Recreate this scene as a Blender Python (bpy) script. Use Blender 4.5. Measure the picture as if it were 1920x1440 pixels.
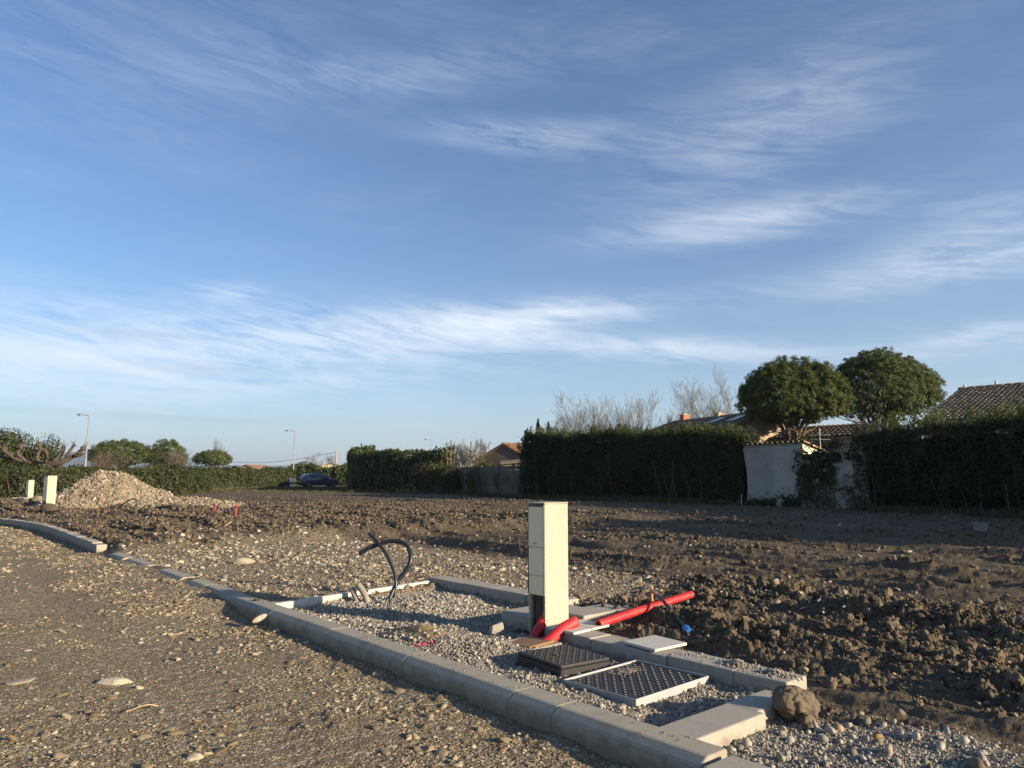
import bpy, bmesh, math, random
import numpy as np
from mathutils import Vector, Matrix, noise as mnoise

sc = bpy.context.scene
for o in list(bpy.data.objects):
    bpy.data.objects.remove(o)
COL = sc.collection
R = math.radians

# ------------------------------------------------------------------ camera
cam_d = bpy.data.cameras.new('camera')
cam = bpy.data.objects.new('camera', cam_d)
COL.objects.link(cam)
cam_d.sensor_width = 36.0
cam_d.lens = 26.0
cam_d.clip_start = 0.05
cam_d.clip_end = 20000
cam.location = (0, 0, 1.25)
cam.rotation_euler = (R(90 + 7.11), 0, 0)
sc.camera = cam

# ------------------------------------------------------------------ light
SUN_EL, SUN_AZ = R(14.5), math.atan2(0.88, -0.475)      # azimuth clockwise from +Y
sun_d = bpy.data.lights.new('sun', 'SUN')
sun_d.energy = 5.0
sun_d.angle = R(0.53)
sun_d.color = (1.0, 0.82, 0.60)
sun = bpy.data.objects.new('sun', sun_d)
COL.objects.link(sun)
sdir = Vector((math.sin(SUN_AZ) * math.cos(SUN_EL), math.cos(SUN_AZ) * math.cos(SUN_EL), math.sin(SUN_EL)))
sun.rotation_euler = (-sdir).to_track_quat('-Z', 'Y').to_euler()
sun.location = sdir * 50

sc.view_settings.view_transform = 'Standard'
sc.view_settings.look = 'None'
sc.view_settings.gamma = 1.0
sc.view_settings.use_curve_mapping = False
sc.view_settings.exposure = 1.17
sc.cycles.max_bounces = 5
sc.cycles.diffuse_bounces = 3
sc.cycles.glossy_bounces = 2
sc.cycles.transmission_bounces = 3


class G:
    """small node graph helper"""
    def __init__(s, nt):
        s.nt = nt

    def n(s, t, inp=None, **props):
        nd = s.nt.nodes.new(t)
        for k, v in props.items():
            setattr(nd, k, v)
        for k, v in (inp or {}).items():
            s.put(nd.inputs[k], v)
        return nd

    def put(s, sock, v):
        if isinstance(v, bpy.types.NodeSocket):
            s.nt.links.new(v, sock)
        elif isinstance(v, bpy.types.Node):
            s.nt.links.new(v.outputs[0], sock)
        else:
            sock.default_value = v

    def m(s, op, a, b=0.0, c=0.0, clamp=False):
        nd = s.n('ShaderNodeMath', operation=op, use_clamp=clamp)
        s.put(nd.inputs[0], a); s.put(nd.inputs[1], b); s.put(nd.inputs[2], c)
        return nd.outputs[0]

    def mix(s, f, a, b, blend='MIX'):
        nd = s.n('ShaderNodeMix', data_type='RGBA', blend_type=blend)
        s.put(nd.inputs[0], f)
        s.put(nd.inputs[6], a if not isinstance(a, tuple) else (*a[:3], 1))
        s.put(nd.inputs[7], b if not isinstance(b, tuple) else (*b[:3], 1))
        return nd.outputs[2]

    def ramp(s, f, stops, interp='LINEAR'):
        nd = s.n('ShaderNodeValToRGB')
        s.put(nd.inputs[0], f)
        cr = nd.color_ramp
        cr.interpolation = interp
        while len(cr.elements) < len(stops):
            cr.elements.new(0.5)
        for e, (p, c) in zip(cr.elements, stops):
            e.position = p
            e.color = (*c, 1) if isinstance(c, tuple) else (c, c, c, 1)
        return nd.outputs[0]

    def noise(s, vec, scale, detail=4, rough=0.55, dist=0.0):
        nd = s.n('ShaderNodeTexNoise', {'Scale': scale, 'Detail': detail, 'Roughness': rough, 'Distortion': dist})
        if vec is not None:
            s.put(nd.inputs['Vector'], vec)
        return nd


# ------------------------------------------------------------------ sky
world = bpy.data.worlds.new('World')
sc.world = world
world.use_nodes = True
world.node_tree.nodes.clear()
g = G(world.node_tree)
sky = g.n('ShaderNodeTexSky', sky_type='NISHITA', sun_disc=False)
sky.sun_elevation = SUN_EL
sky.sun_rotation = SUN_AZ
sky.altitude = 100
sky.air_density = 1.0
sky.dust_density = 0.6
sky.ozone_density = 2.2
tc = g.n('ShaderNodeTexCoord')
sep = g.n('ShaderNodeSeparateXYZ', {0: tc.outputs['Generated']})
az = g.m('ARCTAN2', sep.outputs[0], sep.outputs[1])
el = g.m('ARCSINE', sep.outputs[2])


def cloud_field(su, sv, off, detail, rough, dist, tilt=0.0):
    u = g.m('MULTIPLY', az, su)
    v = g.m('MULTIPLY', g.m('ADD', el, g.m('MULTIPLY', az, tilt)), sv)
    vec = g.n('ShaderNodeCombineXYZ', {0: u, 1: v, 2: off})
    return g.noise(vec, 1.0, detail, rough, dist).outputs[0]


def blob(u0, v0, su, sv, tilt, amp):
    """soft patch of sky (azimuth, elevation in radians) that holds cirrus"""
    du = g.m('SUBTRACT', az, u0)
    dv = g.m('SUBTRACT', g.m('SUBTRACT', el, v0), g.m('MULTIPLY', du, tilt))
    e = g.m('ADD', g.m('POWER', g.m('ABSOLUTE', g.m('DIVIDE', du, su)), 2.0),
            g.m('POWER', g.m('ABSOLUTE', g.m('DIVIDE', dv, sv)), 2.0))
    return g.m('MULTIPLY', g.m('EXPONENT', g.m('MULTIPLY', e, -1.0)), amp)


wisps = cloud_field(4.2, 22.0, 3.1, 9, 0.62, 0.9, 0.10)
soft = cloud_field(2.2, 9.0, 7.7, 6, 0.6, 0.6, -0.08)
fine = cloud_field(9.0, 60.0, 1.3, 7, 0.65, 1.6, 0.16)
mask = None
for b in [(-0.48, 0.140, 0.34, 0.058, 0.05, 1.45), (-0.22, 0.185, 0.22, 0.030, 0.10, 1.25),
          (0.04, 0.215, 0.14, 0.018, 0.09, 1.35), (-0.05, 0.190, 0.10, 0.018, 0.02, 0.6),
          (0.17, 0.170, 0.20, 0.016, -0.07, 1.10), (0.02, 0.447, 0.12, 0.018, -0.04, 0.62),
          (0.33, 0.435, 0.17, 0.06, 0.25, 0.36), (0.30, 0.325, 0.15, 0.022, 0.06, 0.85),
          (0.55, 0.245, 0.16, 0.022, 0.03, 0.75), (-0.373, 0.231, 0.035, 0.010, 0.0, 1.1),
          (0.60, 0.160, 0.13, 0.016, 0.12, 0.75), (0.60, 0.29, 0.09, 0.03, 0.0, 0.55),
          (-0.15, 0.52, 0.30, 0.03, 0.12, 0.16), (-0.5, 0.47, 0.25, 0.08, 0.0, 0.12)]:
    x = blob(*b)
    mask = x if mask is None else g.m('ADD', mask, x)
# thin cirrus goes on over the whole sky, in view or not
everywhere = g.m('MULTIPLY', g.m('SUBTRACT', soft, 0.42, clamp=True), 0.42)
dens = g.m('ADD', g.m('MULTIPLY', g.m('SUBTRACT', wisps, 0.36, clamp=True), 1.8), g.m('MULTIPLY', g.m('SUBTRACT', fine, 0.42, clamp=True), 1.3))
cl = g.m('MULTIPLY', dens, g.m('ADD', g.m('MULTIPLY', mask, 1.0), everywhere))
cl = g.m('MULTIPLY', cl, 1.0)
cl = g.m('SUBTRACT', 1.0, g.m('EXPONENT', g.m('MULTIPLY', cl, -1.15)))
# low pale veil near the horizon
veil = g.m('EXPONENT', g.m('MULTIPLY', g.m('MAXIMUM', el, 0.0), -11.0))
skyc = g.n('ShaderNodeHueSaturation', {'Saturation': 0.98, 'Value': 1.0, 'Color': sky.outputs[0]}).outputs[0]
skyc = g.mix(1.0, skyc, (0.74, 0.91, 1.13), 'MULTIPLY')
skyc = g.mix(g.m('MULTIPLY', veil, 0.55), skyc, (3.9, 5.1, 6.0))
greyp = g.m('ADD', blob(-0.40, 0.133, 0.07, 0.007, 0.0, 0.5), blob(-0.48, 0.170, 0.08, 0.007, 0.0, 0.45))
greyp = g.m('ADD', greyp, blob(-0.42, 0.071, 0.16, 0.004, -0.02, 0.45))
cloudy = g.mix(cl, skyc, (6.6, 7.1, 7.7))
cloudy = g.mix(g.m('MULTIPLY', greyp, g.m('MULTIPLY', wisps, 1.5)), cloudy, (3.0, 3.5, 4.6))
bg = g.n('ShaderNodeBackground', {'Color': cloudy, 'Strength': 0.069})
out = g.n('ShaderNodeOutputWorld', {0: bg})

# ------------------------------------------------------------------ generic helpers


def link(o, parent=None):
    COL.objects.link(o)
    if parent is not None:
        o.parent = parent
    return o


def tag(o, label=None, cat=None, group=None, kind=None):
    if label: o['label'] = label
    if cat: o['category'] = cat
    if group: o['group'] = group
    if kind: o['kind'] = kind
    return o


def thing(name, label, cat, loc=(0, 0, 0), rz=0.0, group=None):
    o = bpy.data.objects.new(name, None)
    o.empty_display_size = 0.2
    o.location = loc
    o.rotation_euler = (0, 0, rz)
    link(o)
    return tag(o, label, cat, group)


def mesh_np(name, v, f, mat, smooth=False):
    """v (N,3), f: (M,k) array or list of such arrays"""
    me = bpy.data.meshes.new(name)
    v = np.asarray(v, dtype=np.float32).reshape(-1, 3)
    fs = f if isinstance(f, list) else [f]
    fs = [np.asarray(a, dtype=np.int32) for a in fs if len(a)]
    me.vertices.add(len(v))
    me.vertices.foreach_set('co', v.ravel())
    loops = np.concatenate([a.ravel() for a in fs])
    tot = np.concatenate([np.full(len(a), a.shape[1], np.int32) for a in fs])
    start = np.concatenate([[0], np.cumsum(tot)[:-1]]).astype(np.int32)
    me.loops.add(len(loops))
    me.loops.foreach_set('vertex_index', loops)
    me.polygons.add(len(tot))
    me.polygons.foreach_set('loop_start', start)
    me.polygons.foreach_set('loop_total', tot)
    if smooth:
        me.polygons.foreach_set('use_smooth', np.ones(len(tot), dtype=bool))
    me.update(calc_edges=True)
    if mat is not None:
        me.materials.append(mat)
    return me


def obj_np(name, v, f, mat, parent=None, smooth=False):
    return link(bpy.data.objects.new(name, mesh_np(name, v, f, mat, smooth)), parent)


class MB:
    """collects simple shapes into ONE mesh"""
    def __init__(s):
        s.bm = bmesh.new()

    def box(s, x0, x1, y0, y1, z0, z1, bev=0.0, seg=1):
        b = bmesh.new()
        bmesh.ops.create_cube(b, size=1.0)
        for v in b.verts:
            v.co = Vector((x0 + (v.co.x + .5) * (x1 - x0), y0 + (v.co.y + .5) * (y1 - y0), z0 + (v.co.z + .5) * (z1 - z0)))
        if bev > 0:
            bmesh.ops.bevel(b, geom=b.edges[:], offset=bev, segments=seg, affect='EDGES', profile=0.5)
        s._merge(b)
        return s

    def prism(s, prof, axis_len, bev=0.0, caps=True):
        """profile list of (y,z), extruded along x from 0..axis_len"""
        b = bmesh.new()
        a = [b.verts.new((0, y, z)) for y, z in prof]
        c = [b.verts.new((axis_len, y, z)) for y, z in prof]
        n = len(prof)
        for i in range(n):
            b.faces.new((a[i], a[(i + 1) % n], c[(i + 1) % n], c[i]))
        if caps:
            b.faces.new(a[::-1]); b.faces.new(c)
        bmesh.ops.recalc_face_normals(b, faces=b.faces[:])
        if bev:
            bmesh.ops.bevel(b, geom=b.edges[:], offset=bev, segments=1, affect='EDGES')
        s._merge(b)
        return s

    def poly(s, pts, faces):
        b = bmesh.new()
        vs = [b.verts.new(p) for p in pts]
        for f in faces:
            b.faces.new([vs[i] for i in f])
        bmesh.ops.recalc_face_normals(b, faces=b.faces[:])
        s._merge(b)
        return s

    def np(s, v, f):
        vs = [s.bm.verts.new(p) for p in v]
        for q in f:
            try:
                s.bm.faces.new([vs[i] for i in q])
            except ValueError:
                pass
        return s

    def tube(s, pts, rad, sides=10, caps=True):
        v, f = tube(pts, rad, sides)
        n0 = len(v)
        vs = [s.bm.verts.new(p) for p in v]
        for q in f:
            s.bm.faces.new([vs[i] for i in q])
        if caps:
            s.bm.faces.new(vs[:sides][::-1]); s.bm.faces.new(vs[-sides:])
        return s

    def _merge(s, b):
        me = bpy.data.meshes.new('tmp')
        b.to_mesh(me); b.free()
        s.bm.from_mesh(me)
        bpy.data.meshes.remove(me)

    def build(s, name, mat, parent=None, smooth=False, loc=None, rot=None):
        me = bpy.data.meshes.new(name)
        bmesh.ops.recalc_face_normals(s.bm, faces=s.bm.faces[:])
        s.bm.to_mesh(me); s.bm.free()
        me.materials.append(mat)
        if smooth:
            for p in me.polygons:
                p.use_smooth = True
        o = link(bpy.data.objects.new(name, me), parent)
        if loc is not None: o.location = loc
        if rot is not None: o.rotation_euler = rot
        return o


def tube(pts, rad, sides=10):
    pts = np.asarray(pts, float)
    n = len(pts)
    rad = np.broadcast_to(np.asarray(rad, float), (n,))
    t = np.gradient(pts, axis=0)
    t /= np.linalg.norm(t, axis=1)[:, None] + 1e-9
    up = np.array([0, 0, 1.0]) if abs(t[0][2]) < 0.9 else np.array([1.0, 0, 0])
    nn = np.cross(t[0], up); nn /= np.linalg.norm(nn)
    ang = np.linspace(0, 2 * np.pi, sides, endpoint=False)
    V = []
    for i in range(n):
        nn = nn - t[i] * (nn @ t[i]); nn /= np.linalg.norm(nn) + 1e-9
        bb = np.cross(t[i], nn)
        V.append(pts[i] + rad[i] * (np.cos(ang)[:, None] * nn + np.sin(ang)[:, None] * bb))
    V = np.concatenate(V)
    i = np.arange(n - 1)[:, None] * sides
    j = np.arange(sides)[None, :]
    k = (j + 1) % sides
    f = np.stack([i + j, i + k, i + sides + k, i + sides + j], -1).reshape(-1, 4)
    return V, f


def smooth_path(ctrl, n=40):
    """Catmull-Rom through control points"""
    c = np.asarray(ctrl, float)
    c = np.vstack([2 * c[0] - c[1], c, 2 * c[-1] - c[-2]])
    segs = len(c) - 3
    out = []
    per = max(2, n // segs)
    for i in range(segs):
        p0, p1, p2, p3 = c[i:i + 4]
        for t in np.linspace(0, 1, per, endpoint=False):
            out.append(0.5 * ((2 * p1) + (-p0 + p2) * t + (2 * p0 - 5 * p1 + 4 * p2 - p3) * t ** 2 + (-p0 + 3 * p1 - 3 * p2 + p3) * t ** 3))
    out.append(c[-2])
    return np.array(out)


def resample(pts, step):
    pts = np.asarray(pts)
    d = np.concatenate([[0], np.cumsum(np.linalg.norm(np.diff(pts, axis=0), axis=1))])
    n = max(3, int(d[-1] / step))
    s = np.linspace(0, d[-1], n)
    return np.stack([np.interp(s, d, pts[:, k]) for k in range(3)], 1), s


# ------------------------------------------------------------------ noise (numpy)
def _hash(ix, iy, seed):
    h = (ix.astype(np.int64) * 374761393 + iy.astype(np.int64) * 668265263 + seed * 1442695041) & 0x7fffffff
    h = ((h ^ (h >> 13)) * 1274126177) & 0x7fffffff
    h = (h ^ (h >> 16)) & 0x7fffffff
    return h


def perlin(x, y, seed=0):
    ix = np.floor(x); iy = np.floor(y)
    fx = x - ix; fy = y - iy
    u = fx * fx * fx * (fx * (fx * 6 - 15) + 10); v = fy * fy * fy * (fy * (fy * 6 - 15) + 10)

    def gr(ax, ay, dx, dy):
        a = _hash(ax, ay, seed) * (2 * np.pi / 0x7fffffff)
        return np.cos(a) * dx + np.sin(a) * dy
    n00 = gr(ix, iy, fx, fy); n10 = gr(ix + 1, iy, fx - 1, fy)
    n01 = gr(ix, iy + 1, fx, fy - 1); n11 = gr(ix + 1, iy + 1, fx - 1, fy - 1)
    return ((n00 * (1 - u) + n10 * u) * (1 - v) + (n01 * (1 - u) + n11 * u) * v) * 1.5


def fbm(x, y, scale, octs, seed=0, gain=0.5):
    s = 0; a = 1.0; tot = 0
    for i in range(octs):
        s = s + a * perlin(x * scale, y * scale, seed + i * 17)
        tot += a; a *= gain; scale *= 2.03
    return s / tot


def worley(x, y, seed=0):
    """bumps: 1 at a feature point falling to 0 (random height per cell)"""
    ix = np.floor(x); iy = np.floor(y)
    best = np.zeros_like(x)
    for dx in (-1, 0, 1):
        for dy in (-1, 0, 1):
            cx = ix + dx; cy = iy + dy
            h = _hash(cx, cy, seed)
            px = cx + (h % 1021) / 1021.0
            py = cy + ((h // 1021) % 1019) / 1019.0
            rr = 0.35 + 0.55 * ((h // 7) % 997) / 997.0
            d2 = ((x - px) ** 2 + (y - py) ** 2) / (rr * rr)
            best = np.maximum(best, np.sqrt(np.clip(1 - d2, 0, 1)) * rr)
    return best


def billow(x, y, scale, octs, seed=0, gain=0.5):
    """rounded lumps with sharp creases between, 0..1"""
    s = 0; a = 1.0; tot = 0
    for i in range(octs):
        s = s + a * np.minimum(np.abs(perlin(x * scale + 3.7 * i, y * scale, seed + i * 13)) * 1.6, 1.0)
        tot += a; a *= gain; scale *= 2.1
    return s / tot


def sstep(a, b, x):
    t = np.clip((x - a) / (b - a), 0, 1)
    return t * t * (3 - 2 * t)


# ------------------------------------------------------------------ plan of the plot (metres)
OX, OY = 0.75, 3.12                 # kerb corner nearest the camera
CX, SX = 0.647, -0.763              # the plot's x axis runs along the kerb, its y axis away from the road
PLOT_RZ = math.atan2(SX, CX)


def PF(a, b, z=0.0):
    return (OX + a * CX - b * SX, OY + a * SX + b * CX, z)


def plot_ab(x, y):
    dx = x - OX; dy = y - OY
    return dx * CX + dy * SX, -dx * SX + dy * CX


KLINE = np.array([PF(30, 0.0)[:2], PF(1.2, 0.0)[:2], PF(-4.4, 0.0)[:2], PF(-6.4, 0.12)[:2], PF(-10.9, 0.1)[:2],
                  (-7.75, 13.45), (-9.89, 16.10), (-11.6, 17.95), (-13.5, 19.55), (-16.5, 21.2), (-21, 22.8), (-60, 27)])


def kerb_sd(x, y):
    """signed distance to the front edge of the kerb, positive away from the road"""
    best = np.full(x.shape, 1e9); sg = np.zeros(x.shape)
    for p, q in zip(KLINE[:-1], KLINE[1:]):
        d = q - p; L2 = d @ d
        t = np.clip(((x - p[0]) * d[0] + (y - p[1]) * d[1]) / L2, 0, 1)
        ex = x - (p[0] + t * d[0]); ey = y - (p[1] + t * d[1])
        dd = np.hypot(ex, ey)
        cr = d[0] * ey - d[1] * ex
        m = dd < best
        best = np.where(m, dd, best); sg = np.where(m, -np.sign(cr), sg)
    return best * sg


def in_bed(a, b):
    """weight of the shallow gravel bed enclosed by the edging stones"""
    w1 = sstep(-4.80, -4.76, a) * sstep(-0.30, -0.34, a) * sstep(0.1, 0.14, b)
    lim = np.where(a < -2.75, 2.10, 1.32)
    return w1 * (b < lim)


def ground_fields(x, y):
    x = np.asarray(x, float); y = np.asarray(y, float)
    a, b = plot_ab(x, y)
    sd = kerb_sd(x, y)
    r = np.hypot(x, y)
    near = sstep(70, 30, r)
    # --- road
    zr = 0.016 * fbm(x, y, 0.6, 3, 1) + 0.007 * fbm(x, y, 4.0, 3, 2) + 0.004 * fbm(x, y, 22, 2, 3)
    zr = zr + 0.020 * billow(x, y, 5.0, 3, 5) * sstep(0.1, 0.5, fbm(x, y, 0.9, 2, 31) + 0.35 * sstep(-0.9, -0.1, sd))
    lane = np.exp(-((sd + 1.15 + 0.12 * np.sin(a * 0.7)) / 0.22) ** 2) + np.exp(-((sd + 2.75 + 0.15 * np.sin(a * 0.6 + 1)) / 0.25) ** 2) + np.exp(-((sd + 3.9 + 0.2 * np.sin(a * 0.4)) / 0.2) ** 2)
    zr = zr - 0.014 * lane + 0.006 * lane * np.abs(np.sin(a * 24))
    flush = sstep(-5.0, -5.8, a) * sstep(-11.3, -10.5, a)
    zr = zr + 0.055 * flush * sstep(-1.6, 0.0, sd) + 0.03 * sstep(-0.5, -0.05, sd) * fbm(x, y, 2.2, 3, 8)
    # --- plot ground
    stretch = fbm(a * 0.16, b * 1.0, 1.0, 4, 11)
    rut = fbm(a * 0.22, b * 2.6, 1.0, 3, 12) - 0.5 + billow(a * 0.30, b * 1.5 + 0.15 * np.sin(a * 0.5), 1.0, 3, 13, 0.6)
    lumpy = billow(x, y, 3.6, 5, 21, 0.66)
    crumb = billow(x, y, 13.0, 3, 23, 0.65)
    patch = sstep(-0.10, 0.30, fbm(x, y, 0.45, 3, 33) * 0.6 + 0.75 * fbm(a * 0.14, b * 0.8, 1.0, 3, 34))
    calm = 1 - 0.75 * np.exp(-((a + 2.05) / 0.45) ** 2 - ((b - 2.2) / 0.9) ** 2)
    heapw = (0.35 + 0.65 * sstep(-0.2, 0.25, fbm(x, y, 1.15, 3, 44))) * calm * sstep(-4.2, -2.6, a) * sstep(1.45, 2.3, b) * sstep(6.5, 3.0, b) * sstep(7.0, 3.0, a)
    zf = 0.05 + 0.06 * stretch + 0.085 * rut * near + (0.12 * lumpy + 0.03 * crumb) * (0.14 + 0.86 * patch) * near
    zf = zf + heapw * (0.005 + 0.04 * fbm(x, y, 1.2, 3, 41) + 0.085 * lumpy + 0.03 * crumb)
    track = 0 * a; berm = 0 * a
    for b0, ph in ((5.6, 0.3), (7.35, 0.5), (10.2, 2.0), (11.95, 2.2), (16.2, 4.0), (18.0, 4.2)):
        dd = np.abs(b - b0 - 0.32 * np.sin(a * 0.33 + ph) - 0.04 * a)
        track = track + np.exp(-(dd / 0.36) ** 2); berm = berm + np.exp(-((dd - 0.46) / 0.10) ** 2)
    on = sstep(-16, -9, a)
    track = np.clip(track, 0, 1) * on; berm = berm * on
    zf = zf - track * (0.06 + 0.7 * (0.12 * lumpy + 0.03 * crumb) * (0.14 + 0.86 * patch) * near) + berm * (0.028 + 0.04 * lumpy) * near
    plat = sstep(-2.4, -3.6, a) * sstep(5.2, 3.6, b) * sstep(0.0, 0.3, sd) * sstep(-13, -10, a)
    zp = 0.066 + 0.02 * fbm(x, y, 1.1, 3, 51) + 0.035 * lumpy * (0.3 + patch) + 0.012 * crumb
    z = zf * (1 - plat) + zp * plat
    crush = sstep(-0.34, -0.2, a + 0.15 * fbm(x, y, 2.5, 2, 61)) * sstep(1.35, 0.75, b + 0.35 * fbm(x, y, 1.7, 3, 62) - 0.22 * np.clip(a, 0, 3)) * (sd > 0.1)
    zc = 0.055 + 0.03 * fbm(x, y, 1.6, 3, 63) 
    z = z * (1 - crush) + zc * crush
    bed = in_bed(a, b)
    zb = 0.035 + 0.03 * fbm(x, y, 1.7, 3, 71) + 0.012 * fbm(x, y, 7, 2, 72) 
    zb = zb + 0.075 * np.exp(-(((a + 2.95) / 0.38) ** 2 + ((b - 0.62) / 0.22) ** 2)) + 0.05 * np.exp(-(((a + 2.35) / 0.3) ** 2 + ((b - 0.75) / 0.22) ** 2))
    zb = zb + 0.05 * np.exp(-(((a + 4.25) / 0.35) ** 2 + ((b - 1.55) / 0.5) ** 2)) + 0.035 * np.exp(-(((a + 0.75) / 0.35) ** 2 + ((b - 0.35) / 0.12) ** 2))
    z = z * (1 - bed) + zb * bed
    # raised ground behind the far kerb
    left = sstep(-10.6, -11.8, a) * sstep(0.1, 0.5, sd) * sstep(16, 6, sd)
    z = z + left * (0.10 + 0.10 * sstep(0.3, 4.0, sd) + 0.05 * lumpy)
    wide = 0.12 + 0.9 * flush
    tr = np.clip((sd + 0.5 * (wide - 0.12)) / wide, 0, 1)
    tr = tr * tr * (3 - 2 * tr)
    z = z * tr + zr * (1 - tr)
    z = z * sstep(140, 80, r) + 0.02 * (1 - sstep(140, 80, r))
    grass = sstep(51, 57, y + 2.5 * fbm(x, y, 0.25, 3, 81) + 0.10 * np.clip(x + 10, -40, 20))
    grass = np.maximum(grass, sstep(50, 70, r))
    hedge_foot = sstep(3.0, 1.2, np.abs((x - 0.7) * 0.73 + (y - 40.4) * 0.68) + 1.2 * fbm(x, y, 0.5, 2, 82)) * sstep(-6, 2, x) * 0.6
    grass = np.maximum(grass, hedge_foot)
    light = np.where(sd < 0.06, 0.75 + 0.25 * np.clip(fbm(x, y, 0.7, 3, 91), -1, 1), plat * 0.95)
    return z, a, b, sd, dict(light=np.clip(light, 0, 1), crush=np.clip(np.maximum(crush, bed), 0, 1), grass=grass, plat=plat, heapw=heapw, patch=patch, bed=bed, lane=lane, track=track, berm=berm, left=left, crush0=crush)


def gz(x, y):
    x = np.atleast_1d(np.asarray(x, float)); y = np.atleast_1d(np.asarray(y, float))
    return ground_fields(x, y)[0]


def gz1(x, y):
    return float(gz(x, y)[0])

# ------------------------------------------------------------------ materials
MAT = {}


def newmat(name):
    m = bpy.data.materials.new(name)
    m.use_nodes = True
    nt = m.node_tree
    nt.nodes.clear()
    g = G(nt)
    out = g.n('ShaderNodeOutputMaterial')
    bs = g.n('ShaderNodeBsdfPrincipled')
    nt.links.new(bs.outputs[0], out.inputs[0])
    MAT[name] = m
    return m, g, bs, out


def bump(g, bs, h, dist=0.01, strength=1.0, normal=None):
    nd = g.n('ShaderNodeBump', {'Height': h, 'Distance': dist, 'Strength': strength})
    if normal is not None:
        g.put(nd.inputs['Normal'], normal)
    g.put(bs.inputs['Normal'], nd)
    return nd


def coords(g, world=True):
    if world:
        return g.n('ShaderNodeNewGeometry').outputs['Position']
    return g.n('ShaderNodeTexCoord').outputs['Object']


def plain(name, col, rough=0.6, metal=0.0, var=0.12, scale=8.0, bmp=0.0, bscale=60.0, world=False, spec=0.5):
    m, g, bs, out = newmat(name)
    p = coords(g, world)
    n = g.noise(p, scale, 5, 0.6).outputs[0]
    c = g.mix(n, tuple(max(0, v * (1 - var)) for v in col), tuple(min(1, v * (1 + var)) for v in col))
    g.put(bs.inputs['Base Color'], c)
    bs.inputs['Roughness'].default_value = rough
    bs.inputs['Metallic'].default_value = metal
    bs.inputs['Specular IOR Level'].default_value = spec
    if bmp:
        bump(g, bs, g.noise(p, bscale, 4, 0.6).outputs[0], bmp)
    return m


def concrete(name, c0, c1, stain=(0.2, 0.17, 0.13), stain_amt=0.35, pits=0.25, scale=1.0, world=False):
    m, g, bs, out = newmat(name)
    p = coords(g, world)
    n1 = g.noise(p, 3.0 * scale, 6, 0.65).outputs[0]
    n2 = g.noise(p, 140 * scale, 3, 0.6).outputs[0]
    c = g.mix(n1, c0, c1)
    c = g.mix(g.m('MULTIPLY', g.m('SUBTRACT', n2, 0.35, clamp=True), 1.2), c, tuple(v * 0.66 for v in c0))
    st = g.noise(p, 7 * scale, 7, 0.7, 0.4).outputs[0]
    c = g.mix(g.m('MULTIPLY', g.m('MULTIPLY', g.m('SUBTRACT', st, 0.5, clamp=True), 4.0, clamp=True), stain_amt), c, stain)
    vo = g.n('ShaderNodeTexVoronoi', {'Vector': p, 'Scale': 55 * scale, 'Randomness': 1.0})
    pit = g.m('LESS_THAN', vo.outputs['Distance'], g.m('MULTIPLY', g.noise(p, 20 * scale, 2).outputs[0], pits))
    c = g.mix(g.m('MULTIPLY', pit, 0.55), c, tuple(v * 0.35 for v in c0))
    pw = coords(g)
    zz = g.n('ShaderNodeSeparateXYZ', {0: pw}).outputs[2]
    mud = g.m('SUBTRACT', g.m('MULTIPLY', g.noise(pw, 9, 6, 0.7, 0.3).outputs[0], 0.20), zz)
    c = g.mix(g.m('MULTIPLY', g.ramp(g.m('ADD', g.m('MULTIPLY', mud, 12.0), 0.2), [(0.45, 0.0), (1.0, 1.0)]), 0.6), c, (0.155, 0.118, 0.072))
    g.put(bs.inputs['Base Color'], c)
    bs.inputs['Roughness'].default_value = 0.9
    bs.inputs['Specular IOR Level'].default_value = 0.25
    h = g.m('SUBTRACT', g.m('MULTIPLY', n2, 0.5), pit)
    bump(g, bs, h, 0.0022)
    return m


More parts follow.
